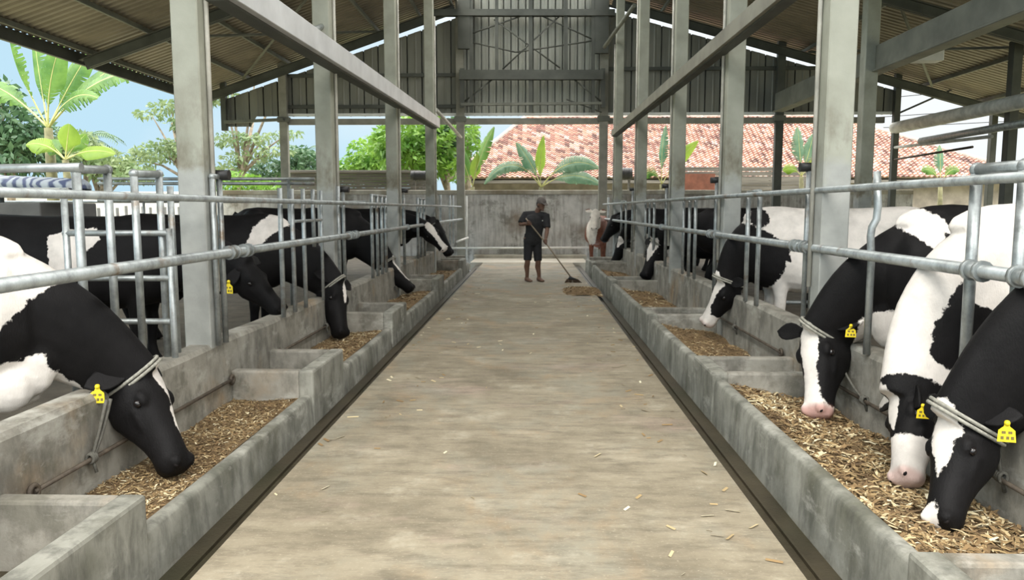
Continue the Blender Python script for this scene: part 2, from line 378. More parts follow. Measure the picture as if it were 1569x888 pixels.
# steel framing ------------------------------------------------------------
def beam(name, label, p0, p1, wd, ht, m, cat='beam', group=None, up=(0, 0, 1)):
    return tag(MB().bar(p0, p1, wd, ht, up).build(name, m, None, .006, 1), label, cat, group)
def ibeam(name, label, p0, p1, wd, ht, m, cat='beam', group=None):
    p0 = Vector(p0); p1 = Vector(p1); mb = MB(); u = V(0, 0, 1); a = (p1 - p0).normalized(); u = (u - a * u.z).normalized()
    mb.bar(p0, p1, .02, ht - .03); mb.bar(p0 + u * (ht / 2 - .01), p1 + u * (ht / 2 - .01), wd, .02); mb.bar(p0 - u * (ht / 2 - .01), p1 - u * (ht / 2 - .01), wd, .02)
    return tag(mb.build(name, m), label, cat, group)
RAF = [5.4, 10.8, 16.2, 21.7]; RN = ["nearest the viewer", "second from the viewer", "third from the viewer", "against the back gable"]
for y, nm in zip(RAF, RN):
    ibeam('roof_rafter', 'dark steel rafter under the left roof slope, ' + nm, (XEL + .15, y, zroof(XEL) - .24), (-2.2, y, zroof(-2.2) - .24), .14, .28, M['steel_dark'], 'rafter', 'rafters under the left roof')
    ibeam('roof_rafter', 'dark steel rafter under the right roof slope, ' + nm, (XER - .15, y, zroof(XER) - .24), (2.2, y, zroof(2.2) - .24), .14, .28, M['steel_dark'], 'rafter', 'rafters under the right roof')
def purlins(sgn, xs, side):
    for i, x in enumerate(xs):
        z = zroof(x) - .06
        where = 'lowest on' if i == 0 else ('highest on' if i == len(xs) - 1 else ['', 'second from the eave of', 'third from the eave of', 'fourth from the eave of', 'fifth from the eave of', 'sixth from the eave of', 'seventh from the eave of'][i])
        beam('roof_purlin', 'thin steel purlin running lengthwise, %s the %s roof slope' % (where, side), (x, RY0, z), (x, RY1 - .1, z), .06, .1, M['steel'], 'purlin', 'purlins under the %s roof' % side)
purlins(-1, [XEL + .25, -8.2, -7.0, -5.7, -4.4, -3.2, -2.3], 'left')
purlins(1, [14.1, 12.6, 11.0, 9.4, 7.6, 5.6, 3.6], 'right')
beam('eave_beam', 'dark eave beam along the low edge of the left roof', (XEL, RY0, zroof(XEL) - .12), (XEL, RY1, zroof(XEL) - .12), .08, .24, M['steel_dark'])
# ties bracing the roof planes
def rods(name, label, segs, r, m=None, cat='brace', group=None):
    mb = MB()
    for p, q in segs: mb.tube([p, q], r, 6)
    return tag(mb.build(name, m or M['steel_dark']), label, cat, group)
rods('roof_brace', 'crossed thin angle braces under the right roof slope', [(V(11, 16.4, zroof(11) - .16), V(7.6, 21.5, zroof(7.6) - .16)), (V(7.6, 16.4, zroof(7.6) - .16), V(11, 21.5, zroof(11) - .16)), (V(12.6, 11.1, zroof(12.6) - .16), V(9.4, 15.9, zroof(9.4) - .16)), (V(9.4, 11.1, zroof(9.4) - .16), V(12.6, 15.9, zroof(12.6) - .16))], .035, M['steel'])
rods('roof_brace', 'crossed thin angle braces under the left roof slope', [(V(-8.2, 16.4, zroof(-8.2) - .16), V(-4.4, 21.5, zroof(-4.4) - .16)), (V(-4.4, 16.4, zroof(-4.4) - .16), V(-8.2, 21.5, zroof(-8.2) - .16))], .035, M['steel'])

# gable posts and framing
def pxbox(px0, px1, py0, py1, Y, dep):
    a = atY(px0, py1, Y); b = atY(px1, py0, Y)
    return (a.x, b.x, Y, Y + dep, a.z, b.z)
for (x0, x1, yt, lab) in ((432, 444, 70, 'slim steel gable post left of the second concrete pillar on the left'), (700, 712, -15, 'slim steel gable post at the left end of the bare back wall'), (917, 930, -15, 'slim steel gable post at the right end of the bare back wall'), (1184, 1196, 48, 'slim steel gable post left of the nearest right concrete pillar'), (344, 352, 108, 'slim steel post at the left corner of the gable sheet'), (1363, 1372, 100, 'slim steel post at the right corner of the gable sheet')):
    a = atY(x0, 300, 21.8); b = atY(x1, 300, 21.8)
    zt = zpx((x0 + x1) / 2, yt, 21.8)
    bot = .05 if abs(a.x) < 9 else -.03
    if x0 == 344: bot = zpx(350, 200, 21.8)
    t = thing('gable_post', lab, 'post', ((a.x + b.x) / 2, 21.85, bot), 'steel posts of the back gable')
    MB().mm(a.x, b.x, 21.76, 21.92, bot, zt).build('shaft', M['beam_brown'] if x0 in (432, 700, 917) else M['steel_dark'], t, .01)
    if x0 in (432, 700, 917, 1184):
        MB().mm(a.x - .05, b.x + .05, 21.74, 21.95, zpx(800, 186, 21.8), zpx(800, 178, 21.8)).build('bracket', M['steel'], t)
MBx = MB().mm(xpx(438), xpx(1356), GY - .16, GY - .045, zb - .01, zb + .06)
tag(MBx.build('gable_flashing', M['flash']), 'bright pale flashing strip along the foot of the gable sheet', 'flashing')  # pale flashing ledge; the light on it is put into its colour
b0 = pxbox(438, 1356, 179, 191, GY - .15, .12)
tag(MB().mm(*b0).build('gable_beam', M['beam_brown']), 'long horizontal grey beam under the gable sheet', 'beam')
tag(MB().bar(atY(344, 187, 21.7), atY(434, 183, 21.7), .1, .08).build('gable_rail', M['steel']), 'short steel rail across the foot of the left gable corner', 'beam')
for (xa, xb_, y, lab) in ((438, 706, 115, 'thin girt across the left gable sheet'), (922, 1356, 107, 'thin girt across the right gable sheet'), (438, 706, 163, 'thin lower girt across the left gable sheet')):
    beam('gable_girt', lab, (xpx(xa), GY - .07, zpx(816, y)), (xpx(xb_), GY - .07, zpx(816, y)), .06, .1, M['steel_dark'], 'girt')
t = thing('gable_portal', 'dark steel portal frame with crossed rods before the pale middle gable sheet', 'frame', (0, 21.6, zb))
def gy(px, py, Y=21.6): return atY(px, py, Y)
MB().bar(gy(704, 115), gy(924, 115), .2, .26).build('cross_beam', M['steel_dark'], t)
MB().bar(gy(664, 20), gy(942, 20), .2, .17).build('cross_beam', M['steel_dark'], t)
for px, wd, ya, yb in ((761, 5, -20, 108), (813, 6, -20, 172), (867, 6, -20, 108), (722, 5, -20, 172), (909, 5, -20, 172)):
    MB().bar(gy(px, ya), gy(px, yb), wd / 1150 * 21.6, .08, (0, 1, 0)).build('mullion', M['steel_dark'], t)
for xa, xb_ in ((702, 720), (912, 932)):
    MB().bar(gy((xa + xb_) / 2, -20), gy((xa + xb_) / 2, 82 if xa > 800 else 75), (xb_ - xa) / 1150 * 21.6, .12, (0, 1, 0)).build('hanger_plate', M['steel_dark'], t)
for xa, xb_ in ((705, 711), (921, 927)):
    MB().bar(gy((xa + xb_) / 2, 105), gy((xa + xb_) / 2, 165), (xb_ - xa) / 1150 * 21.6, .1, (0, 1, 0)).build('jamb', M['steel_dark'], t)
for p, q in (((770, 106), (856, 26)), ((757, 30), (858, 104)), ((712, 155), (754, 122)), ((880, 122), (922, 156)), ((712, 55), (806, 22)), ((825, 22), (912, 62)), ((720, 64), (790, 80)), ((790, 80), (912, 62)), ((868, 152), (922, 172))):
    MB().tube([gy(*p), gy(*q)], .022, 6).build('tie_rod', M['steel_dark'], t)
tag(MB().bar(gy(706, 160), gy(922, 158), .12, .07).build('gable_ledge', M['steel']), 'thin steel angle across the foot of the middle gable sheet', 'beam')

# concrete pillars --------------------------------------------------------------------
PL = [(4.86, 318, .175, .12, 'concrete pillar nearest on the left, stained brown halfway up'), (7.97, 513, .175, .17, 'second concrete pillar on the left, where the pale beam meets it'),
      (11.7, 611, .175, .17, 'third concrete pillar on the left, beside the downward grazing black head'), (16.2, 667, .19, .18, 'fourth concrete pillar on the left, at the far end of the pale beam')]
PR = [(5.25, 1256, .19, .16, 'concrete pillar nearest on the right, pale and broad'), (8.1, 1107, .18, .16, 'second concrete pillar on the right, where the channel beam ends'),
      (11.2, 1028, .18, .16, 'third concrete pillar on the right, behind the white blazed black head'), (15.0, 974, .19, .2, 'fourth concrete pillar on the right, slim and distant'), (19.0, 940, .19, .2, 'farthest concrete pillar on the right, next to the gable post')]
for side, lst in ((-1, PL), (1, PR)):
    for (Y, px, wd, dp, lab) in lst:
        x = atY(px, 400, Y).x; xo = x + side * wd
        x0, x1 = min(x, xo), max(x, xo); zt = min(zroof(x0), zroof(x1)) - .05
        t = thing('concrete_pillar', lab, 'pillar', ((x0 + x1) / 2, Y + dp / 2, .05), 'concrete pillars on the %s of the aisle' % ('left' if side < 0 else 'right'))
        MB().mm(x0, x1, Y, Y + dp, .05, zt).build('shaft', M['pillar'], t, .008, 1)
        cx = x1 - .012 if side < 0 else x0 + .012
        MB().tube([(cx + (.03 if side < 0 else -.03), Y + dp - .02, .9), (cx + (.03 if side < 0 else -.03), Y + dp - .02, min(zt, 5.5))], .016, 8).build('conduit', M['pvc'], t)
# the outer pillar row on the right carrying a deep beam
def outerp(px, Y, wd, lab):
    x = atY(px, 300, Y).x
    t = thing('concrete_pillar', lab, 'pillar', (x + wd / 2, Y + wd / 2, .05))
    MB().mm(x, x + wd, Y, Y + wd, .05, zroof(x + wd) - .1).build('shaft', M['pillar'], t, .01, 1)
outerp(1316, 15.4, .26, 'slim concrete pillar behind the nearest right pillar, carrying the deep beam')
ZB = 1.45 + 2.97
tag(MB().bar((6.85, 5.5, ZB), (6.85, 21.6, ZB), .2, .46).bar((6.85, 5.5, ZB - .26), (6.85, 21.6, ZB - .26), .3, .04).build('deep_beam', M['steel'], None, .01, 1), 'deep steel beam at the upper right running back over the right stalls', 'beam')
tag(MB().box(atX(1420, 84, 7.3), (.5, .3, .26)).build('beam_bracket', M['flash'], None, .02), 'pale grey box bracket hanging below the deep beam', 'bracket')
# tie beams along the aisle pillars
p = [atY(516, 90, 7.9), atY(668, 188.5, 16.1)]
d = (p[1] - p[0]) / (p[1].y - p[0].y)
a = p[0] + d * (4.9 - p[0].y); a.x = p[0].x + .02; b_ = p[1]
t = thing('tie_beam', 'pale grey painted beam slanting across the left pillars', 'beam', a)
off = V(.05, 0, 0)
MB().bar(a + off, b_ + off, .07, .2).build('web', M['beam_pale'], t, .004, 1)
MB().bar(a - V(.03, 0, .11), b_ - V(.03, 0, .11), .12, .02).build('flange', M['steel_dark'], t)  # shade under the beam put in as a dark bottom strip
p = [atY(1109, 66, 8.05), atY(942, 204, 18.95)]
d = (p[1] - p[0]) / (p[1].y - p[0].y); a = p[0] + d * (5.2 - p[0].y)
t = thing('tie_beam', 'weathered brown channel beam slanting across the right pillars', 'beam', a)
MB().bar(a - V(.05, 0, 0), p[1] - V(.05, 0, 0), .07, .15).build('web', M['beam_brown'], t, .004, 1)
MB().bar(a - V(-.0, 0, .085), p[1] - V(-.0, 0, .085), .1, .02).build('flange', M['steel_dark'], t)
rods('pipe_strut', 'thin pipe strut rising from the pale beam by the second left pillar', [(atY(456, 56, 7.4), atY(494, 40, 8.0))], .03, M['galv'], 'strut')
rods('pipe_strut', 'pale thin strut falling from the fourth left pillar to the gable post', [(atY(668, 168, 16.4), atY(706, 210, 21.7))], .045, M['pvc'], 'strut')
rods('pipe_strut', 'dark knee strut between the farthest right pillar and the gable frame', [(atY(926, 72, 19.6), atY(972, 8, 17.0))], .05, M['steel'], 'strut')

# right boundary: posts and rolled pipes ------------------------------------------------------
XB = atY(1368, 220, 21.9).x
def rp(px, py):
    return atX(px, py, XB)
for (pa, pb, r, m, lab) in (((1371, 196), (1600, 148), .165, 'pvc', 'thick pale rolled tarpaulin tube at the upper right'), ((1411, 216), (1600, 183.5), .09, 'galv', 'thinner grey pipe below the rolled tarpaulin tube'), ((1370, 226), (1520, 209), .04, 'pvc', 'thin pale pipe just below the grey pipe at the right gable corner'), ((1366, 245), (1490, 225), .03, 'rod', 'lowest thin rail rising from the right gable corner post')):
    tag(MB().tube([rp(*pa), rp(*pb)], r, 12).build('side_rail', M[m]), lab, 'rail', 'pipes along the right edge of the barn')
def sidepost(px, X, wd, m, lab, ztop):
    q = atX(px, 300, X); x = X + .2
    tag(MB().mm(x - wd / 2, x + wd / 2, q.y - wd / 2, q.y + wd / 2, -.03, ztop).build('side_post', m, None, .01), lab, 'post', 'posts along the right edge of the barn')
sidepost(1527, XB, .2, M['steel_dark'], 'broad dark post in front of the rolled tube at far right', zroof(XB) - .15)
sidepost(1504, 13.2, .17, M['steel_dark'], 'slimmer dark post left of the broad post at far right', zroof(13.3) - .15)
rods('guy_rod', 'thin diagonal rod against the white sky at right', [(atY(1371, 176, 21.9), atY(1475, 130, 21.9))], .03, M['steel_dark'], 'rod')
rods('wire', 'thin overhead wires beyond the right edge of the barn', [(V(9, 40, 6.3), V(30, 34, 7.6)), (V(9, 40, 5.6), V(30, 34, 6.4)), (V(9, 40, 5.2), V(30, 34, 5.7))], .02, M['black'], 'wire')

# feed troughs --------------------------------------------------------------------------------
TR = {-1: dict(xo=-1.545, xi=-1.645, xr=-2.13, zt=.145, zblk=.32, zr=.55, water=[(1.7, 2.86), (5.15, 6.0), (8.15, 9.1), (12.1, 13.0), (16.6, 17.4)], end=18.4),
      1: dict(xo=1.29, xi=1.395, xr=2.06, zt=.24, zblk=.29, zr=.575, water=[(1.6, 2.5), (5.3, 5.95), (8.3, 8.95), (12.3, 13.1), (16.4, 17.1)], end=18.4)}
for s, T in TR.items():
    side = 'left' if s < 0 else 'right'
    t = thing('feed_trough', 'long concrete feed trough on the %s of the aisle' % side, 'trough', ((T['xo'] + T['xr']) / 2, 8, -.08), 'feed troughs')
    def X(x): return x
    n = 8; r = abs(T['xi'] - T['xo']) / 2 - .012
    prof = [(T['xo'] - s * .0, -.1), (T['xo'] + s * .012, T['zt'] - r)]
    cx = (T['xo'] + T['xi']) / 2 + s * .006
    for k in range(n + 1):
        a = PI - PI * k / n; prof.append((cx + s * math.cos(a) * r, T['zt'] - r * .5 + math.sin(a) * r * .5))
    prof.append((T['xi'], -.1))
    ys = [-2 + i * .5 for i in range(int((T['end'] + 2) / .5) + 1)]; ys[-1] = T['end']
    m = MB(); m.loft([[V(x + noise.noise(V(y * .8, 3 * s, 0)) * .006, y, z + (noise.noise(V(y * .6, 9, s)) * .012 if z > 0 else 0)) for x, z in prof] for y in ys], True)
    o = m.build('outer_wall', M['trough_out'], t); o.modifiers.new('e', 'EDGE_SPLIT').split_angle = R(40)
    xa, xb_ = T['xr'], T['xr'] + s * .16
    m = MB(); m.loft([[V(x + noise.noise(V(y * .8, 3 * s, 5)) * .008, y, z + (noise.noise(V(y * .9, 19, s)) * .015 if z > 0 else 0)) for x, z in ((xa - s * .01, -.1), (xa, T['zr'] - .03), (xa + s * .02, T['zr']), (xb_ - s * .02, T['zr']), (xb_, T['zr'] - .03), (xb_, -.1))] for y in ys], False)
    m.build('rear_wall', M['trough'], t)
    MB().mm(min(T['xi'], xa), max(T['xi'], xa), -2, T['end'], -.1, .03).build('basin_floor', M['gutter'], t)
    MB().mm(min(T['xi'], xa) + .001, max(T['xi'], xa) - .001, T['end'] - .1, T['end'] - .001, 0, T['zblk']).build('end_wall', M['trough'], t, .015)
    for (y0, y1) in T['water']:
        MB().mm(min(T['xo'] - s * .004, T['xi'] + s * .006), max(T['xo'] - s * .004, T['xi'] + s * .006), y0, y1, -.09, T['zblk']).build('kerb_block', M['trough_out'], t, .018)
        for ya, yb in ((y0, y0 + .09), (y1 - .09, y1)):
            MB().mm(min(T['xi'], xa), max(T['xi'], xa), ya, yb, 0, T['zblk'] - .004).build('divider', M['trough'], t, .015)
# feed ------------------------------------------------------------------------------------------
def feedmat():
    m, n, b = newmat('chopped_silage'); b.inputs['Roughness'].default_value = 0.9
    a = nd(n, 'ShaderNodeAttribute'); a.attribute_name = 'tint'
    c = ramp(n, a.outputs['Fac'], [(0.0, (0.1, 0.062, 0.03)), (0.35, (0.24, 0.155, 0.07)), (0.6, (0.36, 0.26, 0.125)), (0.85, (0.62, 0.53, 0.33)), (1.0, (0.78, 0.72, 0.52))])
    n.links.new(c, b.inputs['Base Color']); return m
M['feed'] = feedmat()
def moundmat():
    m, n, b = newmat('feed_bed'); b.inputs['Roughness'].default_value = 0.95
    c = ramp(n, tex(n, 55, 8, None, 0.8), [(0.3, (0.07, 0.042, 0.02)), (0.5, (0.22, 0.14, 0.065)), (0.7, (0.4, 0.29, 0.14))])
    n.links.new(c, b.inputs['Base Color']); bump(n, b, tex(n, 70, 6, None, 0.8), 0.9, 0.02); return m
M['mound'] = moundmat()
def feedbay(label, x0, x1, y0, y1, zf, n, size, light=.5, seed=1, group=None, name='feed'):
    """a bed of chopped silage: lumpy base plus n curled chips, one object"""
    rs = np.random.RandomState(seed)
    NX, NY = 14, max(8, int((y1 - y0) * 16)); mb = MB()
    for j in range(NY + 1):
        for i in range(NX + 1):
            x = x0 + (x1 - x0) * i / NX; y = y0 + (y1 - y0) * j / NY; mb.v.append((x, y, zf(x, y)))
    fs = [(j * (NX + 1) + i, j * (NX + 1) + i + 1, (j + 1) * (NX + 1) + i + 1, (j + 1) * (NX + 1) + i) for j in range(NY) for i in range(NX)]
    mb.f += [list(f) for f in fs]; mb.sm += [True] * len(fs); mb.mi += [0] * len(fs)
    nb = len(mb.v); tint = [0.3] * nb
    for k in range(n):
        x = rs.uniform(x0 + .01, x1 - .01); y = rs.uniform(y0 + .01, y1 - .01); z = zf(x, y) + rs.uniform(.0, .014)
        l = size * rs.uniform(.4, 1.5); wd = l * rs.uniform(.1, .28); a = rs.uniform(0, 2 * PI)
        d = V(math.cos(a), math.sin(a), rs.uniform(-.25, .35)).normalized(); s_ = d.cross(V(rs.uniform(-.5, .5), rs.uniform(-.5, .5), 1)).normalized(); u = s_.cross(d)
        c = V(x, y, z); cur = rs.uniform(-.3, .35) * l
        p = [c - d * l / 2 - s_ * wd / 2, c - d * l / 2 + s_ * wd / 2, c + u * cur * .5 - s_ * wd / 2, c + u * cur * .5 + s_ * wd / 2, c + d * l / 2 - s_ * wd * .3, c + d * l / 2 + s_ * wd * .3]
        b = len(mb.v); mb.v += [tuple(q) for q in p]
        for f in ((0, 2, 3, 1), (2, 4, 5, 3)): mb.f.append([b + i for i in f]); mb.sm.append(False); mb.mi.append(1)
        tv = min(1, max(0, rs.beta(1.1, 2.0) * .95 + light * .3 + .3 * noise.noise(V(x * 3.5, y * 2.2, seed)))); tint += [tv] * 6
    o = mb.build(name, [M['mound'], M['feed']], None, 0, 2, False)
    at = o.data.attributes.new('tint', 'FLOAT', 'POINT'); at.data.foreach_set('value', tint)
    o['label'] = label; o['category'] = 'feed'; o['kind'] = 'stuff'
    if group: o['group'] = group
    return o
def zfun(base, amp, seed, zmax=9, tilt=0, wx=0):
    def f(x, y):
        z = base + noise.noise(V(x * 2.5, y * 2.0, seed)) * amp + noise.noise(V(x * 9, y * 9, seed + 3)) * amp * .3 + tilt * (abs(x) - wx)
        return min(max(z, .036), zmax)
    return f
TL, TRt = TR[-1], TR[1]
fb = [(-1, 2.87, 5.14, .11, 7000, .026, .28, 'brown silage feed in the nearest left trough bay', .03),
      (-1, 6.01, 8.14, .12, 2600, .036, .35, 'golden silage feed under the second left grazing head', .05),
      (-1, 9.11, 12.09, .10, 700, .06, .1, 'thin dull feed in the third left trough bay', .05),
      (-1, 13.01, 16.59, .10, 400, .07, .1, 'scraps of feed in the fourth left trough bay', .05),
      (1, 2.51, 5.29, .15, 5600, .05, .3, 'pale straw feed in the nearest right trough bay', .04),
      (1, 5.96, 8.29, .13, 2600, .034, .2, 'golden silage feed under the white muzzled cow on the right', .05),
      (1, 8.96, 12.29, .12, 800, .06, .2, 'thin feed in the third right trough bay', .05),
      (1, 13.11, 16.39, .10, 400, .07, .1, 'greenish feed scraps in the farthest right trough bay', .05)]
for i, (s, y0, y1, z, n, size, light, lab, amp) in enumerate(fb):
    T = TR[s]; xa, xb_ = sorted((T['xi'] + s * .002, T['xr'] - s * .012))
    feedbay(lab, xa, xb_, y0, y1, zfun(z, amp, i * 7.3, T['zt'] - .02, tilt=-.05 if s < 0 else -.16, wx=abs(T['xi'] + T['xr']) / 2), n, size, light, i + 3, 'silage in the troughs')
q = atZ(893, 446, 0)
def pile(x, y):
    r = math.hypot((x - q.x) / .36, (y - q.y) / .75); return .07 * (1 - r) + noise.noise(V(x * 6, y * 6, 1)) * .02
feedbay('small brown heap of swept feed on the aisle by the broom', q.x - .36, q.x + .3, q.y - .7, q.y + .8, pile, 500, .05, .1, 50, None, 'swept_feed')
rs = np.random.RandomState(5); mb = MB(); tint = []
for k in range(260):
    y = rs.uniform(2.3, 17); x = rs.choice([rs.uniform(LF + .02, LF + .5), rs.uniform(RF - .5, RF - .02), rs.uniform(LF, RF)]); a = rs.uniform(0, 6.28); l = rs.uniform(.012, .04)
    d = V(math.cos(a), math.sin(a), 0) * l; s_ = V(-d.y, d.x, 0) * .2; c = V(x, y, .004)
    b = len(mb.v); mb.v += [tuple(c - d - s_), tuple(c + d - s_), tuple(c + d + s_ + V(0, 0, .004)), tuple(c - d + s_ + V(0, 0, .004))]; mb.f.append([b, b + 1, b + 2, b + 3]); mb.sm.append(False); mb.mi.append(0); tint += [rs.uniform(.3, 1)] * 4
o = mb.build('straw_scraps', M['feed'], None, 0, 2, False); at = o.data.attributes.new('tint', 'FLOAT', 'POINT'); at.data.foreach_set('value', tint)
o['label'] = 'loose straw scraps scattered over the concrete aisle'; o['category'] = 'straw'; o['kind'] = 'stuff'

# rails and barriers --------------------------------------------------------------------------------
XLR, XRR = -2.045, 2.0
def coupling(mb_, p, r, l=.09):
    p = Vector(p); mb_.tube([p - V(0, l / 2, 0), p + V(0, l / 2, 0)], r, 12)
    for dy in (-l / 2, l / 2): mb_.tube([p + V(0, dy - .012, 0), p + V(0, dy + .012, 0)], r * 1.22, 12)
def nrail(name, lab, X, pa, pb, r, ycoup, yend, y0=1.6):
    a = atX(*pa, X); b = atX(*pb, X); z = (a.z + b.z) / 2
    t = thing(name, lab, 'rail', (X, y0, z))
    MB().tube([(X, y0, z), (X, yend, z)], r, 14).build('pipe', M['galv'], t)
    for y in ycoup:
        m = MB(); coupling(m, (X, y, z), r * 1.28); m.build('coupling', M['galv'], t)
    return z
ZL = nrail('neck_rail', 'long galvanised neck rail in front of the left cows', XLR, (0, 437), (560, 357), .031, (5.05, 5.3, 8.35, 8.6, 12.2), 21.9)
ZR = nrail('neck_rail', 'long galvanised neck rail in front of the right cows', XRR, (1560, 427), (1100, 358), .031, (3.09, 3.43, 5.55, 5.75, 8.25, 8.5, 11.7), 21.9)
ZLU = nrail('top_rail', 'thinner galvanised top rail in front of the left pillars', XLR, (20, 296), (240, 301), .021, (), 21.5)
ZRU = nrail('top_rail', 'thinner galvanised top rail in front of the right pillars', XRR, (1480, 278), (1260, 290), .023, (), 21.5)
def barrier(label, X, items, bars=(), zbot=None, group=None, clamps=(), loops=()):
    """upright pipes given by the column of the frame where each stands; one welded barrier"""
    us = []
    for (px, yt, yb, r) in items:
        Y = X * 1.0 / (ray(px, 400).x) * ray(px, 400).y
        zt = atY(px, yt, Y).z; z0 = atY(px, yb, Y).z if yb else zbot
        us.append((Y, z0, zt, r))
    t = thing('headlock_barrier', label, 'barrier', (X, us[0][0], us[0][1]), group)
    for (Y, z0, zt, r) in us: MB().tube([(X, Y, z0), (X, Y, zt)], r, 10).build('upright', M['galv'], t)
    for i, j in loops:
        Y0, _, z0, r = us[i]; Y1, _, z1, _ = us[j]
        MB().tube([(X, Y0, z0 - .01), (X, Y1, z1 - .01)], r * 1.02, 10).build('top_bar', M['galv'], t)
        for (yy, zz) in ((Y0, z0), (Y1, z1)): MB().ell((X, yy, zz - .01), r * 1.25).build('elbow', M['galv'], t)
    for (i, m) in clamps:
        Y0, _, z0, r = us[i]; MB().tube([(X - .07, Y0, z0), (X + .07, Y0, z0)], .035, 10).build('clamp', M['black'] if m else M['galv'], t)
    for (i, j, py, r) in bars:
        Y0, Y1 = us[i][0], us[j][0]; zz = atY(items[i][0], py, Y0).z
        MB().tube([(X, Y0, zz), (X, Y1, zz)], r, 8).build('cross_bar', M['galv'], t)
    return t
zbl, zbr = TL['zr'] - .01, TRt['zr'] - .01
LG, RG = 'headlock barriers on the left', 'headlock barriers on the right'
barrier('tall galvanised headlock barrier nearest on the left, two looped pairs of uprights', XLR - .19, [(125, 256, 0, .022), (172, 257, 0, .021), (212, 263, 0, .021), (250, 264, 0, .021), (266, 285, 0, .02)], (), zbl, LG, loops=((0, 1), (2, 3)))
barrier('galvanised barrier uprights just past the nearest left pillar, with a black clamp', XLR - .06, [(330, 268, 0, .018), (341, 268, 0, .02)], (), zbl, LG, clamps=((1, 1),), loops=((0, 1),))
barrier('group of galvanised uprights across the white banded cow on the left', XLR - .06, [(432, 288, 0, .021), (450, 289, 0, .02), (467, 289, 0, .02), (482, 290, 378, .02), (494, 292, 0, .016)], ((1, 4, 339, .014),), zbl, LG)
barrier('pair of uprights just past the second left pillar', XLR - .06, [(520, 285, 0, .024), (528, 290, 0, .02)], (), zbl, LG, clamps=((1, 1),))
barrier('close set uprights before the third left pillar', XLR - .06, [(571, 297, 0, .022), (579, 298, 0, .022), (586, 298, 0, .022), (592, 299, 0, .022)], ((0, 3, 299, .02),), zbl, LG)
barrier('single clamped upright just past the third left pillar', XLR - .06, [(620, 292, 0, .024)], (), zbl, LG, clamps=((0, 1),))
barrier('close set uprights above the white blazed far left cow', XLR - .06, [(641, 303, 0, .025), (646, 303, 0, .025), (651, 304, 0, .025)], ((0, 2, 304, .02),), zbl, LG)
barrier('last uprights on the left near the back wall', XLR - .06, [(676, 298, 0, .026), (690, 299, 0, .022), (695, 299, 0, .022)], (), zbl, LG)
barrier('tall looped pair of galvanised uprights nearest on the right', XRR + .06, [(1561, 250, 0, .026), (1488, 256, 0, .026)], (), zbr, RG, loops=((0, 1),))
barrier('clamped uprights just before the nearest right pillar', XRR + .06, [(1253, 262, 0, .024), (1245, 262, 0, .02), (1234, 256, 0, .02)], (), zbr, RG, clamps=((2, 1),))
barrier('pair of uprights over the neck of the white bodied cow on the right', XRR + .06, [(1161, 293, 0, .022), (1144, 293, 0, .022)], ((0, 1, 293, .02),), zbr, RG)
barrier('red and grey uprights at the second right pillar, with a black clamp', XRR + .06, [(1101, 300, 0, .02), (1095, 276, 0, .022)], (), zbr, RG, clamps=((1, 1),))
barrier('pair of uprights over the black cow past the second right pillar', XRR + .06, [(1064, 302, 0, .022), (1055, 302, 0, .022), (1046, 304, 0, .02)], ((0, 2, 303, .02),), zbr, RG)
barrier('close set uprights past the third right pillar', XRR + .06, [(1019, 285, 0, .024), (1001, 305, 0, .024), (994, 306, 0, .022), (988, 306, 0, .022)], ((1, 3, 306, .02),), zbr, RG, clamps=((0, 1),))
barrier('far uprights past the fourth right pillar, near the back wall', XRR + .06, [(968, 290, 0, .026), (958, 308, 0, .024), (951, 308, 0, .024), (931, 302, 0, .026)], ((1, 2, 308, .02),), zbr, RG, clamps=((0, 1),))
# bent neck bar on the right
x = XRR + .05; Y = atX(1335, 400, x).y
pts = [atY(1344, 262, Y), atY(1345, 318, Y), atY(1343, 336, Y), atY(1336, 348, Y), atY(1334, 362, Y), atY(1335, 400, Y)]
pts = [V(p_.x, Y, p_.z) for p_ in pts]; pts.append(V(pts[-1].x, Y, zbr))
tag(MB().tube(pts, .022, 10).build('neck_bar', M['galv']), 'bent galvanised neck bar across the large black cow on the right', 'bar')
# stall partition (gate-like) beside the nearest left pillar, running away from the aisle
def partition(label, Yp, xs, ys, verts, group=None, r=.018):
    t = thing('stall_partition', label, 'partition', (atY(xs[0], 400, Yp).x, Yp, .05), group)
    for y in ys: MB().tube([atY(xs[0], y, Yp), atY(xs[1], y, Yp)], r, 8).build('cross_bar', M['galv'], t)
    for (px, yt) in verts:
        a = atY(px, yt, Yp); MB().tube([a, (a.x, Yp, .05)], r * 1.1, 8).build('upright', M['galv'], t)
partition('low stall partition of three cross bars behind the nearest left barrier', 4.45, (97, 262), (357, 426, 492), ((97, 288), (259, 350)), 'stall partitions')
partition('stall partition of horizontal rails behind the second left pillar', 9.2, (150, 482), (274, 281, 307), ((442, 274), (290, 290)), 'stall partitions', .02)
partition('long low partition along the far left stalls', 12.4, (0, 560), (309,), ((220, 309), (500, 300)), 'stall partitions', .02)
partition('dark cross bars behind the white leg on the right', 10.5, (1190, 1262), (463, 482), ((1195, 440), (1262, 440)), 'stall partitions', .03)
tag(MB().tube([atY(125, 256, 3.42), atY(60, 257, 3.42), atY(-40, 259, 3.42)], .021, 10).build('stall_rail', M['galv']), 'rail leading off the frame edge from the nearest left barrier', 'rail')
# white pipework at the far end
t = thing('pipework', 'thin white pipe running low across the end of the aisle', 'pipe', atY(715, 385, 21.4))
MB().tube([atY(690, 380, 21.6), atY(918, 379, 21.6)], .028, 8).build('low_pipe', M['white'], t)
MB().tube([atY(715, 300, 21.4), V(atY(715, 387, 21.4).x, 21.4, .005)], .025, 8).build('upright', M['white'], t)
MB().tube([atY(717, 364, 21.4), atY(700, 370, 20.2)], .03, 8).build('elbow_pipe', M['white'], t)
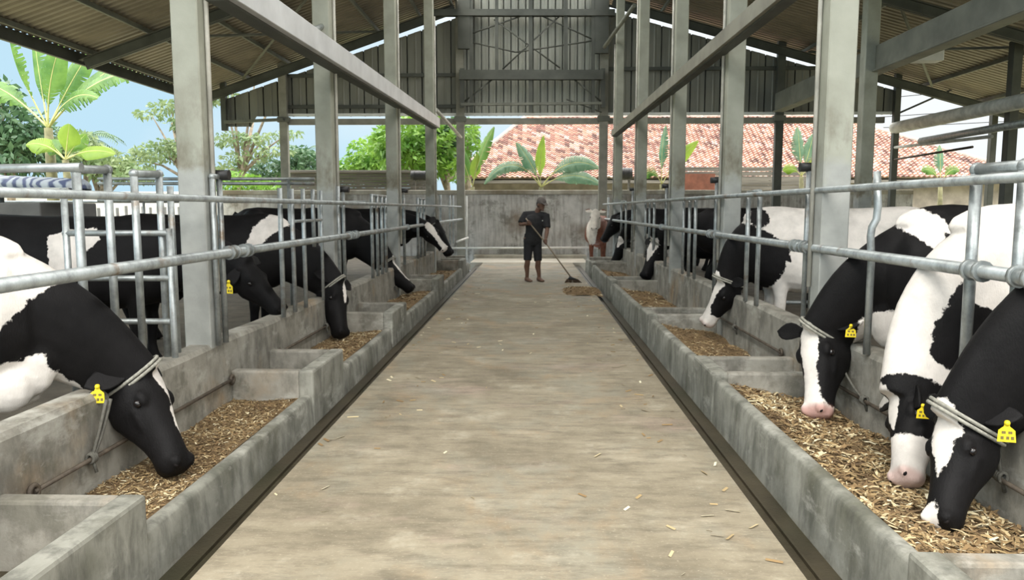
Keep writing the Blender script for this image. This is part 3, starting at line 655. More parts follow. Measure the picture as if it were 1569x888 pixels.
# tether rods in the near bays
def tether(label, s, y0, y1, z):
    X = TR[s]['xr'] - s * .03
    t = thing('tether_rod', label, 'rod', (X, y0, z), 'tether rods')
    MB().tube([(X, y0, z), (X, y1, z)], .011, 8).build('rod', M['rod'], t)
    for y in (y0, y1):
        MB().ring([(X + math.cos(a) * .0, y + math.cos(a) * .028, z + math.sin(a) * .028) for a in np.linspace(0, 2 * PI, 12, False)], .012).build('eye', M['rod'], t)
tether('rusty tether rod along the rear wall of the nearest left trough bay', -1, 3.0, 5.1, .265)
tether('rusty tether rod along the rear wall of the nearest right trough bay', 1, 2.6, 5.2, .285)
tether('rusty tether rod along the rear wall of the second left trough bay', -1, 6.1, 8.0, .265)
tether('rusty tether rod along the rear wall of the second right trough bay', 1, 6.1, 8.2, .285)
# ------------------------------------------------------------------ cattle
def coatmat(name, black, white, pink=(0.55, 0.3, 0.26)):
    m, n, b = newmat(name); b.inputs['Roughness'].default_value = 0.6; b.inputs['Specular IOR Level'].default_value = 0.13
    tc_ = nd(n, 'ShaderNodeTexCoord'); ov = tc_.outputs['Object']
    a = nd(n, 'ShaderNodeAttribute'); a.attribute_name = 'spot'
    t = tex(n, 22, 5, None, 0.7, ov)
    k = nd(n, 'ShaderNodeMath', operation='MULTIPLY_ADD'); n.links.new(t, k.inputs[0]); k.inputs[1].default_value = 0.07; k.inputs[2].default_value = -0.035
    s = nd(n, 'ShaderNodeMath', operation='ADD'); n.links.new(a.outputs['Fac'], s.inputs[0]); n.links.new(k.outputs[0], s.inputs[1])
    mr = nd(n, 'ShaderNodeMapRange'); n.links.new(s.outputs[0], mr.inputs[0]); mr.inputs[1].default_value = -0.003; mr.inputs[2].default_value = 0.004
    wv = ramp(n, tex(n, 3.5, 6, None, 0.65, ov), [(0.35, tuple(x * .72 for x in white)), (0.6, white)])
    bv = ramp(n, tex(n, 5, 6, None, 0.65, ov), [(0.35, tuple(x * .7 for x in black)), (0.7, tuple(x * 1.5 for x in black))])
    c = mixc(n, mr.outputs[0], bv, wv)
    p = nd(n, 'ShaderNodeAttribute'); p.attribute_name = 'pink'
    c = mixc(n, p.outputs['Fac'], c, pink)
    d = nd(n, 'ShaderNodeAttribute'); d.attribute_name = 'dark'
    c = mixc(n, d.outputs['Fac'], c, (0.012, 0.01, 0.01))
    n.links.new(c, b.inputs['Base Color'])
    hair = mixc(n, .5, tex(n, 170, 3, (1, 1, .3), 0.6, ov), tex(n, 14, 6, None, 0.6, ov)); bump(n, b, hair, 0.55, 0.008); return m
M['coat'] = coatmat('black_and_white_coat', (0.0065, 0.006, 0.0062), (0.76, 0.71, 0.655))
M['coat_brown'] = coatmat('brown_and_white_coat', (0.16, 0.06, 0.035), (0.72, 0.66, 0.58))
M['eye'] = simple('wet_dark_eye', (0.008, 0.006, 0.006), 0.08)
M['horn'] = simple('horn', (0.2, 0.17, 0.14), 0.5)

def sell(c, A, B, ra, rb, n=24, e=1.0, taper=0.0):
    """super-ellipse ring; A sideways axis, B vertical axis; taper narrows the top"""
    out = []
    for k in range(n):
        a = 2 * PI * k / n; ca, sa = math.cos(a), math.sin(a)
        x = math.copysign(abs(ca) ** e, ca) * ra; y = math.copysign(abs(sa) ** e, sa) * rb
        x *= 1 - taper * sa
        out.append(c + A * x + B * y)
    return out
def remeshed(mb, voxel, smooth=3, name='tmp'):
    me = mb.mesh(name); bm = bmesh.new(); bm.from_mesh(me); bmesh.ops.recalc_face_normals(bm, faces=bm.faces); bm.to_mesh(me); bm.free()
    o = bpy.data.objects.new(name, me); C.collection.objects.link(o)
    r = o.modifiers.new('r', 'REMESH'); r.mode = 'VOXEL'; r.voxel_size = voxel; r.use_smooth_shade = True
    s = o.modifiers.new('s', 'SMOOTH'); s.factor = 0.5; s.iterations = smooth
    dg = bpy.context.evaluated_depsgraph_get(); ev = o.evaluated_get(dg)
    m2 = bpy.data.meshes.new_from_object(ev, depsgraph=dg)
    bpy.data.objects.remove(o); bpy.data.meshes.remove(me); return m2
def pts_of(me):
    a = np.empty(len(me.vertices) * 3, np.float32); me.vertices.foreach_get('co', a); return a.reshape(-1, 3)
def meshjoin(name, base, extra):
    bm = bmesh.new(); bm.from_mesh(base)
    if extra.v: bm.from_mesh(extra.mesh('x'))
    me = bpy.data.meshes.new(name); bm.to_mesh(me); bm.free()
    me.polygons.foreach_set('use_smooth', [True] * len(me.polygons)); return me

def polydist(P2, poly):
    """signed distance in the plane, positive inside"""
    poly = np.array(poly); d = np.full(len(P2), 1e9); ins = np.zeros(len(P2), bool); n = len(poly)
    for i in range(n):
        a, b = poly[i], poly[(i + 1) % n]; ab = b - a
        t = np.clip(((P2 - a) @ ab) / max(ab @ ab, 1e-9), 0, 1); q = a + t[:, None] * ab
        d = np.minimum(d, np.linalg.norm(P2 - q, axis=1))
        c = ((a[1] > P2[:, 1]) != (b[1] > P2[:, 1])) & (P2[:, 0] < (b[0] - a[0]) * (P2[:, 1] - a[1]) / (b[1] - a[1] + 1e-12) + a[0])
        ins ^= c
    return np.where(ins, d, -d)

def cow(label, root, head_deg, P, N, u, ops, base=-1, voxel=0.02, sc=1.0, ears=None, tags=(), rope=True, mat_='coat', group=None, pink=0.0, z0=0.05, horns=False, neck_up=0.0, fat=1.0, dewlap=0.0, tagn=None, tagoff=.045, name='cow', neckw=1.0):
    root = V(root[0], root[1], z0); rot = Matrix.Rotation(R(head_deg), 3, 'Z'); inv = rot.transposed()
    W2 = Matrix.Translation(root) @ rot.to_4x4()
    P = inv @ (Vector(P) - root); N = inv @ (Vector(N) - root); u = inv @ Vector(u)
    a = N - P; Lh = a.length; a.normalize(); u = (u - a * u.dot(a)).normalized(); s = u.cross(a)
    mb = MB(); X, Y, Z = V(1, 0, 0), V(0, 1, 0), V(0, 0, 1)
    # trunk
    st = [(-1.60, 1.24, 1.02, .07, 0), (-1.55, 1.33, .9, .15, .1), (-1.42, 1.405, .8, .23, .15), (-1.22, 1.43, .74, .285, .15), (-1.0, 1.42, .64, .30, .2), (-.75, 1.41, .56, .345, .28), (-.45, 1.41, .54, .37, .3), (-.15, 1.41, .55, .345, .3), (.08, 1.43, .58, .285, .25), (.25, 1.38, .62, .24, .15), (.38, 1.26, .70, .19, 0), (.47, 1.12, .80, .10, 0)]
    mb.loft([sell(V(x, 0, (t + b) / 2) * sc, Y, Z, w_ * sc * fat, (t - b) / 2 * sc, 24, .85, tp) for x, t, b, w_, tp in st])
    mb.ell(V(.08, 0, 1.31) * sc, (.34 * sc, .12 * sc, .12 * sc)); mb.ell(V(-1.22, .17, 1.3) * sc, (.16 * sc, .1 * sc, .11 * sc)); mb.ell(V(-1.22, -.17, 1.3) * sc, (.16 * sc, .1 * sc, .11 * sc))
    # neck
    p0 = V(-.02, 0, 1.08) * sc; Pc = P + a * (.10 * Lh) - u * (.16 * Lh)
    p1 = p0 + V(.34, 0, .02 + neck_up) * sc; p2 = Pc - (Pc - p1).normalized() * .2 - a * .06
    rings = []; cen = []
    nn = 14
    for i in range(nn + 1):
        t = i / nn; q = 1 - t
        c = p0 * q ** 3 + p1 * 3 * q * q * t + p2 * 3 * q * t * t + Pc * t ** 3
        T = ((p1 - p0) * q * q + (p2 - p1) * 2 * q * t + (Pc - p2) * t * t).normalized()
        S = Y * q + s * t; S = (S - T * S.dot(T)).normalized(); U = T.cross(S)
        rv = np.interp(t, [0, .3, .6, .85, 1], [.32, .31, .262, .195, .165]) * sc; rl = np.interp(t, [0, .3, .6, .85, 1], [.23, .18, .14, .115, .105]) * sc * neckw
        rings.append(sell(c, S, U, rl, rv, 20, .95, .12)); cen.append((c, S, U, rl, rv))
    mb.loft(rings)
    if dewlap:
        mb.ell(V(.40, 0, .74) * sc, (.15 * sc, .075 * sc, .22 * sc * dewlap)); c, S, U, rl, rv = cen[6]
        mb.ell(c - U * rv * .85, (.2, .035, .12)); mb.ell(V(.3, .05, .62) * sc, (.14, .08, .14)); mb.ell(V(.3, -.05, .62) * sc, (.14, .08, .14))
    # head
    hs = [(t_, d_, v_ * 1.06, w_ * 1.02) for t_, d_, v_, w_ in [(-.07, -.06, -.27, .115), (-.03, -.01, -.32, .165), (.05, .02, -.385, .20), (.16, .025, -.455, .217), (.28, .02, -.50, .225), (.36, .008, -.495, .217), (.47, -.01, -.445, .186), (.58, -.022, -.39, .158), (.70, -.03, -.34, .14), (.80, -.034, -.315, .138), (.88, -.04, -.305, .144), (.95, -.058, -.29, .138), (1.0, -.09, -.255, .12), (1.02, -.13, -.21, .07)]]
    mb.loft([sell(P + a * (t * Lh) + u * ((d + v) / 2 * Lh), s, u, w_ * Lh, (d - v) / 2 * Lh, 24, .86, .0 if t > .6 else -.06) for t, d, v, w_ in hs])
    def hp(t, uu, ss): return P + a * (t * Lh) + u * (uu * Lh) + s * (ss * Lh)
    HM = Matrix((a, s, u)).transposed()
    for sg in (1, -1):
        mb.ell(hp(.30, -.065, .175 * sg), (.085 * Lh, .05 * Lh, .05 * Lh), HM); mb.tube([hp(.37, -.17, .19 * sg), hp(.5, -.19, .165 * sg), hp(.62, -.2, .135 * sg)], [.04 * Lh, .035 * Lh, .02 * Lh], 8); mb.ell(hp(.24, -.35, .145 * sg), (.15 * Lh, .075 * Lh, .12 * Lh), HM)
        mb.ell(hp(.93, -.1, .092 * sg), (.068 * Lh, .055 * Lh, .065 * Lh), HM)
        mb.ell(hp(.02, -.1, .16 * sg), (.06 * Lh, .07 * Lh, .06 * Lh), HM)
    mb.ell(hp(-.02, 0, 0), (.07 * Lh, .1 * Lh, .055 * Lh), HM); mb.ell(hp(.9, -.29, 0), (.1 * Lh, .1 * Lh, .05 * Lh), HM)
    # legs
    def leg(ptsr):
        mb.tube([V(*p[:3]) * sc for p in ptsr], [p[3] * sc for p in ptsr], 14)
    for sg in (1, -1):
        y = .165 * sg
        leg([(.02, y * .8, 1.0, .15), (.06, y, .82, .125), (.07, y, .66, .085), (.06, y, .5, .058), (.065, y, .43, .06), (.06, y, .36, .05), (.05, y, .2, .042), (.05, y, .13, .052), (.075, y, .07, .048), (.09, y, .04, .06), (.10, y, 0, .066)])
        y = .19 * sg
        leg([(-1.2, y * .8, 1.15, .2), (-1.14, y, .95, .2), (-1.08, y, .78, .145), (-1.2, y, .62, .088), (-1.31, y, .5, .066), (-1.33, y, .44, .064), (-1.29, y, .3, .046), (-1.26, y, .18, .044), (-1.25, y, .12, .054), (-1.22, y, .05, .06), (-1.2, y, 0, .066)])
    mb.ell(V(-.98, 0, .58) * sc, (.22 * sc, .17 * sc, .15 * sc))
    leg([(-1.55, 0, 1.33, .05), (-1.63, 0, 1.25, .035), (-1.66, .01, 1.0, .026), (-1.67, .02, .7, .022), (-1.66, .02, .55, .045), (-1.66, .02, .38, .04), (-1.66, .02, .3, .01)])
    body = remeshed(mb, voxel, 3)
    ex = MB()
    ears = ears or ((.8, -.35, -.2), (.8, -.35, -.2)); earp = []
    for sg, (es, ea, eu) in zip((1, -1), ears):   # left, right
        e = (s * es * sg + a * ea + u * eu).normalized(); b0 = hp(.02, -.1, .17 * sg)
        wv = a - e * a.dot(e)
        if wv.length < .3: wv = u - e * u.dot(e)
        wv.normalize(); th = e.cross(wv) * sg; el = .35 * Lh; rr = []
        for t, w_ in ((-.1, .05), (.1, .075), (.3, .115), (.5, .13), (.7, .115), (.88, .07), (1.0, .012)):
            c = b0 + e * (el * t); ww = w_ * Lh * .82
            rr.append([c + wv * (math.cos(k * PI / 5) * ww) + th * ((math.sin(k * PI / 5) * .012 * (1 if k < 5 else 1)) - math.cos(k * PI / 5) ** 2 * ww * .35) for k in range(10)])
        ex.loft(rr); earp.append((b0, e, el, wv, th))
    for sg in (1, -1): ex.ell(hp(.965, -.09, .1 * sg), (.03 * Lh, .03 * Lh, .02 * Lh), HM, 8, 6)
    n_body = len(body.vertices)
    me = meshjoin(name, body, ex); bpy.data.meshes.remove(body)
    co = pts_of(me).astype(float); wco = co @ np.array(rot).T + np.array(root)
    rel = co - np.array(P); ht = rel @ np.array(a) / Lh; hu = rel @ np.array(u) / Lh; hss = rel @ np.array(s) / Lh
    inhead = (ht > -.12) & (ht < 1.2) & (np.abs(hss) < .55) & (hu > -.62) & (hu < .25)
    inhead &= ~((np.linalg.norm(rel, axis=1) > 1.25 * Lh))
    val = np.full(len(co), .3 * base)
    for op in ops:
        k = op[0]
        if k in 'eE':
            c = np.array(op[1]); r = np.array(op[2]); v = (1 - np.linalg.norm((wco - c) / r, axis=1)) * r.min()
        elif k in 'lL':     # in the cow's own frame
            c = np.array(op[1]); r = np.array(op[2]); v = (1 - np.linalg.norm((co - c) / r, axis=1)) * r.min()
        elif k in 'pP':
            D = op[1]; pp = [atY(x, y, D) for x, y in op[2]]; v = polydist(wco[:, [0, 2]], [(q_.x, q_.z) for q_ in pp])
            yl = op[3] if len(op) > 3 else root.y + .06
            v = np.minimum(v, yl - wco[:, 1])
        elif k in 'hH':
            v = np.minimum(ht - op[1], op[2] - ht) * Lh; v = np.where(inhead, v, -1)
        elif k in 'bB':
            tt = [q_[0] for q_ in op[1]]; hw = np.interp(ht, tt, [q_[1] for q_ in op[1]]); cc = np.interp(ht, tt, [q_[2] for q_ in op[1]])
            v = (hw - np.abs(hss - cc)) * Lh; v = np.minimum(v, np.minimum(ht - tt[0], tt[-1] - ht) * Lh); v = np.minimum(v, (hu + op[2]) * Lh); v = np.where(inhead, v, -1)
        val = np.maximum(val, v) if k.islower() else np.minimum(val, -v)
    def attr(nm, v): at = me.attributes.new(nm, 'FLOAT', 'POINT'); at.data.foreach_set('value', v.astype(np.float32))
    attr('spot', np.clip(val, -.3, .3))
    pk = np.zeros(len(co))
    if pink: pk = np.where(inhead, np.clip((ht - .88) / .06, 0, 1), 0) * pink
    ear_in = np.zeros(len(co)); attr('pink', np.maximum(pk, ear_in))
    dk = np.zeros(len(co)); dk[-2 * (8 * 5 + 2):] = 1
    hoof = (co[:, 2] < .065 * sc); dk[hoof] = .9; attr('dark', dk)
    me.materials.append(M[mat_])
    o = bpy.data.objects.new(name, me); C.collection.objects.link(o); o.location = root; o.rotation_euler = (0, 0, R(head_deg)); WM[o.name] = W2
    tag(o, label, 'cow', group)
    def child(nm, m, mt, lab=None):
        q_ = MB(); q_.v = [tuple(W2 @ Vector(p)) for p in m.v]; q_.f, q_.sm, q_.mi = m.f, m.sm, m.mi
        k_ = q_.build(nm, mt, o)
        if lab: k_['label'] = lab
        return k_
    for sg in (1, -1):
        child('eye', MB().ell(hp(.335, -.105, .206 * sg), (.042 * Lh, .03 * Lh, .034 * Lh), HM, 12, 8), M['eye'])
    if horns:
        for sg in (1, -1): child('horn', MB().tube([hp(-.02, .0, .11 * sg), hp(-.08, .06, .16 * sg), hp(-.1, .14, .15 * sg)], [.035 * Lh, .028 * Lh, .006 * Lh], 8), M['horn'])
    if rope:
        c, S, U, rl, rv = cen[13]
        c2, S2, U2, rl2, rv2 = cen[11]
        for dd in (0, .018):
            pass
        T = S.cross(U)
        child('neck_rope', MB().ring([c + S * (math.cos(k_) * (rl + .008)) + U * (math.sin(k_) * (rv + .008)) + T * (.02 * math.sin(k_)) for k_ in np.linspace(0, 2 * PI, 28, False)], .009).ring([c + T * .02 + S * (math.cos(k_) * (rl + .008)) + U * (math.sin(k_) * (rv + .008)) + T * (.02 * math.sin(k_)) for k_ in np.linspace(0, 2 * PI, 28, False)], .009), M['rope'])
    for ti, ei, size in tags and [(i, t_[0], t_[1]) for i, t_ in enumerate(tags)]:
        b0, e, el, wv, th = earp[ei]
        nrm = inv @ Vector(tagn or (-.25, -1, .1)); nrm.normalize()
        top = b0 + e * (el * .6); dn = V(0, 0, -1); dn = (dn - nrm * dn.dot(nrm)).normalized(); sd = dn.cross(nrm)
        top = top + nrm * tagoff + dn * .02
        k_ = size
        poly = [(-.008, -.012), (.008, -.012), (.011, .012), (.03, .028), (.034, .075), (-.034, .075), (-.03, .028), (-.011, .012)]
        tg = MB().extrude([top + sd * (x * k_) + dn * (y * k_) for x, y in poly], -nrm * .003)
        tg.ell(top - dn * .002, (.012 * k_,) * 3, None, 8, 6)
        tobj = child('ear_tag', tg, M['tagy'])
        pr = MB()
        def dash(x, y, w_, h_):
            cpt = top + nrm * .0006
            pr.extrude([cpt + sd * (i * k_) + dn * (j * k_) for i, j in ((x, y), (x + w_, y), (x + w_, y + h_), (x, y + h_))], nrm * .0006)
        for x in (-.02, .004): dash(x, .031, .015, .011)
        for x in (-.026, -.009, .011): dash(x, .052, .011, .013)
        q_ = MB(); q_.v = [tuple(W2 @ Vector(p)) for p in pr.v]; q_.f, q_.sm, q_.mi = pr.f, pr.sm, pr.mi
        q_.build('tag_print', M['tagd'], tobj)
    return o, hp, cen, W2

HR, HL = 'dairy cows feeding on the right', 'dairy cows feeding on the left'
BL = lambda *p: ('b', p, .13)
COWS = {}
# right side, near to far
COWS['A'] = cow('black cow with white forehead and yellow ear tag, nearest head in the right trough', (2.64, 3.1), 181, atY(1455, 630, 3.2), atZ(1420, 795, .2), (-.95, -.36, .2),
    [BL((-.03, .12, .03), (.1, .15, .02), (.25, .13, 0), (.45, .07, 0), (.62, .0, 0)), ('b', ((.8, 0, 0), (.88, .07, -.03), (1.05, .08, -.05)), .2)], voxel=.012, fat=.88, tags=((0, 1.0),), ears=((.85, -.15, -.35), (.5, -.75, -.1)), group=HR)
COWS['B'] = cow('white necked cow with black eye band, half hidden behind the nearest right head', (2.56, 3.95), 180, atY(1374, 596, 3.8), atZ(1362, 728, .2), (-.97, -.12, .2),
    [('H', -.03, .56), ('b', ((.0, .0, 0), (.08, .1, -.02), (.3, .09, -.02), (.42, .04, -.02), (.5, .0, 0)), .12), ('h', .55, 1.2),
     ('P', 3.75, [(1480, 430), (1500, 470), (1560, 480), (1640, 440), (1640, 620), (1520, 640), (1478, 580), (1440, 560), (1420, 540), (1432, 500)], 4.4)], base=1, voxel=.012, fat=.88, tags=((0, .8),), ears=((.36, .8, .1), (.8, -.3, -.1)), tagoff=.085, pink=.5, rope=False, group=HR)
COWS['C'] = cow('large black cow with full white blaze and pink nose, third in the right trough', (2.66, 4.72), 178, atY(1241, 497, 4.92), atZ(1236, 630, .2), (-.86, -.52, .1),
    [BL((.02, .07, 0), (.1, .125, 0), (.3, .115, 0), (.55, .085, 0), (.8, .11, 0), (1.1, .2, 0)), ('h', .9, 1.2),
     ('p', 4.45, [(1393, 328), (1415, 322), (1440, 316), (1462, 330), (1475, 352), (1492, 362), (1484, 420), (1470, 460), (1460, 510), (1452, 470), (1446, 420), (1438, 380), (1415, 355)], 4.75), ('P', 4.45, [(1462, 358), (1476, 362), (1466, 392), (1459, 372)], 4.75),
     ('p', 4.45, [(1350, 500), (1372, 485), (1405, 482), (1430, 500), (1430, 580), (1352, 580)], 5.2)], voxel=.012, tags=((0, .95),), ears=((.85, -.1, -.4), (.9, -.25, .1)), pink=.85, dewlap=1.0, group=HR)
COWS['D'] = cow('mostly white cow with a black neck and white muzzle, fourth head along the right trough', (2.55, 7.72), 180, atY(1108, 424, 7.72), atY(1070, 494, 7.8), (-.93, -.3, .3),
    [('H', -.3, .9), ('E', (2.1, 7.75, .95), (.52, .5, .36)), ('P', 7.5, [(1085, 440), (1112, 400), (1135, 372), (1170, 366), (1205, 378), (1208, 402), (1196, 398), (1190, 420), (1172, 425), (1160, 445), (1140, 450), (1120, 480)], 8.2), ('b', ((-.05, .06, 0), (.1, .12, .03), (.3, .09, 0), (.6, .06, 0), (.8, .14, 0)), .14), ('h', .74, 1.2), ('E', (2.28, 7.7, 1.34), (.1, .2, .12))], base=1, voxel=.018, pink=.25, group=HR)
COWS['E'] = cow('black cow with a white blaze, head lowered beside the third right pillar', (2.75, 12.95), 180, atY(1003, 368, 12.95), atY(982, 421, 12.7), (-.75, -.6, .2),
    [BL((-.02, .15, 0), (.2, .17, 0), (.5, .06, 0), (.62, 0, 0))], voxel=.025, group=HR)
COWS['E2'] = cow('plain black cow seen rump first between the second and third right pillars', (3.85, 10.6), 0, V(4.7, 10.6, 1.3), V(5.05, 10.6, .9), (.6, 0, .8), [], voxel=.025, rope=False, group=HR)
COWS['F'] = cow('black cow with a small white forehead patch, near the fourth right pillar', (2.7, 17.0), 180, atY(952, 364, 17.2), atZ(934, 403, .22), (-.8, -.5, .25),
    [BL((-.02, .1, .05), (.15, .13, .05), (.35, .05, .03), (.4, 0, 0)), ('l', (.2, 0, .6), (.3, .4, .35))], voxel=.028, rope=False, group=HR)
COWS['G'] = cow('dark cow with a reddish muzzle lifting its head at the far right end', (2.85, 18.9), 180, atY(938, 332, 18.9), atY(918, 366, 18.8), (-.8, -.2, .6), [], voxel=.03, rope=False, group=HR)
COWS['H'] = cow('brown and white cow standing at the far end by the back wall', (1.7, 20.0), -97, V(1.62, 19.5, 1.42), V(1.55, 19.15, .98), (-.1, -.8, .5), [('h', -.1, 1.2), ('l', (.2, -.12, 1.0), (.5, .18, .5)), ('L', (.0, .2, 1.1), (.6, .12, .3))], voxel=.028, rope=False, mat_='coat_brown', z0=0.0, sc=.9)
# left side, near to far
COWS['L1'] = cow('black cow with yellow ear tag and white shoulder, nearest in the left trough', (-2.8, 3.48), 5, atY(226, 560, 3.76), atZ(296, 706, .2), (.92, -.12, .38),
    [('b', ((.0, .0, 0.03), (.04, .09, 0.03), (.12, .08, .05), (.28, .04, .08), (.36, .0, .1), (.46, .05, .1), (.62, .05, .09), (.68, 0, .08)), .055), ('p', 3.36, [(-120, 300), (60, 340), (124, 398), (112, 414), (60, 428), (28, 462), (5, 505), (-120, 500)], 4.3), ('p', 3.3, [(-80, 575), (0, 560), (26, 550), (36, 572), (44, 600), (62, 612), (50, 680), (-80, 680)], 4.3)], voxel=.012, sc=.91, tags=((1, 1.05),), ears=((.5, -.4, -.25), (.65, .0, -.62)), dewlap=.9, group=HL, tagn=(.1, -1, .12))
COWS['L1b'] = cow('black cow seen rump first behind the white shouldered left cow', (-5.05, 4.9), 180, V(-5.9, 4.9, 1.35), V(-6.25, 4.9, .95), (-.6, 0, .8), [], voxel=.025, sc=.9, rope=False, group=HL)
COWS['L2'] = cow('black cow with pale flank and yellow tag, head low behind the nearest left pillar', (-3.5, 6.5), 4, atY(380, 401, 6.4), atY(440, 470, 6.35), (.62, -.3, .7),
    [('p', 6.2, [(72, 362), (96, 352), (138, 350), (150, 368), (132, 386), (120, 440), (90, 440), (80, 390)], 6.7)], voxel=.018, sc=.95, tags=((1, 1.3),), ears=((.8, -.3, -.2), (.4, .25, -.6)), group=HL, rope=False)
COWS['L3'] = cow('black cow with a white shoulder band grazing past the second left pillar', (-2.92, 7.75), 0, atY(522, 430, 7.75), atZ(534, 510, .2), (.9, -.42, .2),
    [('p', 7.5, [(404, 326), (462, 328), (446, 338), (424, 350), (406, 366), (392, 384), (368, 392), (380, 366), (384, 348)], 8.1), BL((0, .0, .05), (.1, .06, .06), (.3, .05, .05), (.5, 0, .03))], voxel=.018, sc=.95, group=HL)
COWS['L5'] = cow('black cow reaching out with a thin white blaze beside the third left pillar', (-3.08, 11.7), 0, atY(596, 397, 11.6), atY(638, 437, 11.5), (.75, -.1, .65),
    [BL((0, .03, 0), (.1, .08, 0), (.4, .06, 0), (.7, .04, 0), (.8, 0, 0))], voxel=.022, group=HL)
COWS['L6'] = cow('black cow with a long white blaze, fourth head along the left trough', (-2.95, 14.1), 0, atY(654, 343, 14), atY(684, 380, 13.9), (.35, -.8, .5),
    [BL((-.02, .12, 0), (.2, .13, 0), (.5, .08, 0), (.9, .09, 0), (1.0, .12, 0)), ('h', .93, 1.2)], voxel=.025, rope=False, group=HL)
COWS['L7'] = cow('dark cow with a plain face, farthest head along the left trough', (-3.0, 15.8), 0, atY(671, 340, 15.6), atY(697, 386, 15.5), (.75, -.25, .6), [], voxel=.025, rope=False, group=HL)

# tether ropes of the nearest cows
def hang(a, b, sag, n=10):
    a = Vector(a); b = Vector(b); return [a.lerp(b, i / n) - V(0, 0, sag * math.sin(PI * i / n)) for i in range(n + 1)]
def trope(label, a, b, sag=.03, dbl=True):
    m = MB().tube(hang(a, b, sag), .008, 6)
    if dbl: m.tube(hang(Vector(a) + V(.01, .02, 0), Vector(b) + V(0, .012, 0), sag * 2.4), .008, 6)
    for k in range(3): m.ring([Vector(b) + V(math.cos(q_) * .018, (k - 1) * .014, math.sin(q_) * .022) for q_ in np.linspace(0, 2 * PI, 10, False)], .008)
    m.tube([Vector(b), Vector(b) + V(.02, 0, -.07)], .008, 6)
    return tag(m.build('tether_rope', M['rope_dark']), label, 'rope', 'tether ropes')
xr = TL['xr'] + .03
trope('grey tether rope from the nearest left cow down to the rusty rod', atY(163, 612, 3.5), (xr, 3.42, .27), .01)
xr = TRt['xr'] - .03
trope('grey tether rope by the nearest right cow, knotted at the trough wall', atY(1530, 670, 3.2), (xr, 3.2, .3), .02)
trope('thin tether rope under the white blazed right cow', atY(1290, 560, 4.85), (xr, 4.55, .29), .02, False)
trope('tether rope from the second left grazing head to the trough wall', atY(497, 470, 7.7), (TL['xr'] + .03, 7.5, .27), .02, False)
trope('tether rope hanging from the outstretched left cow', atY(582, 425, 11.6), (TL['xr'] + .03, 11.4, .25), .02)
trope('tether rope from the white muzzled right cow to the trough wall', atY(1128, 455, 7.75), (TRt['xr'] - .03, 7.5, .27), .03)
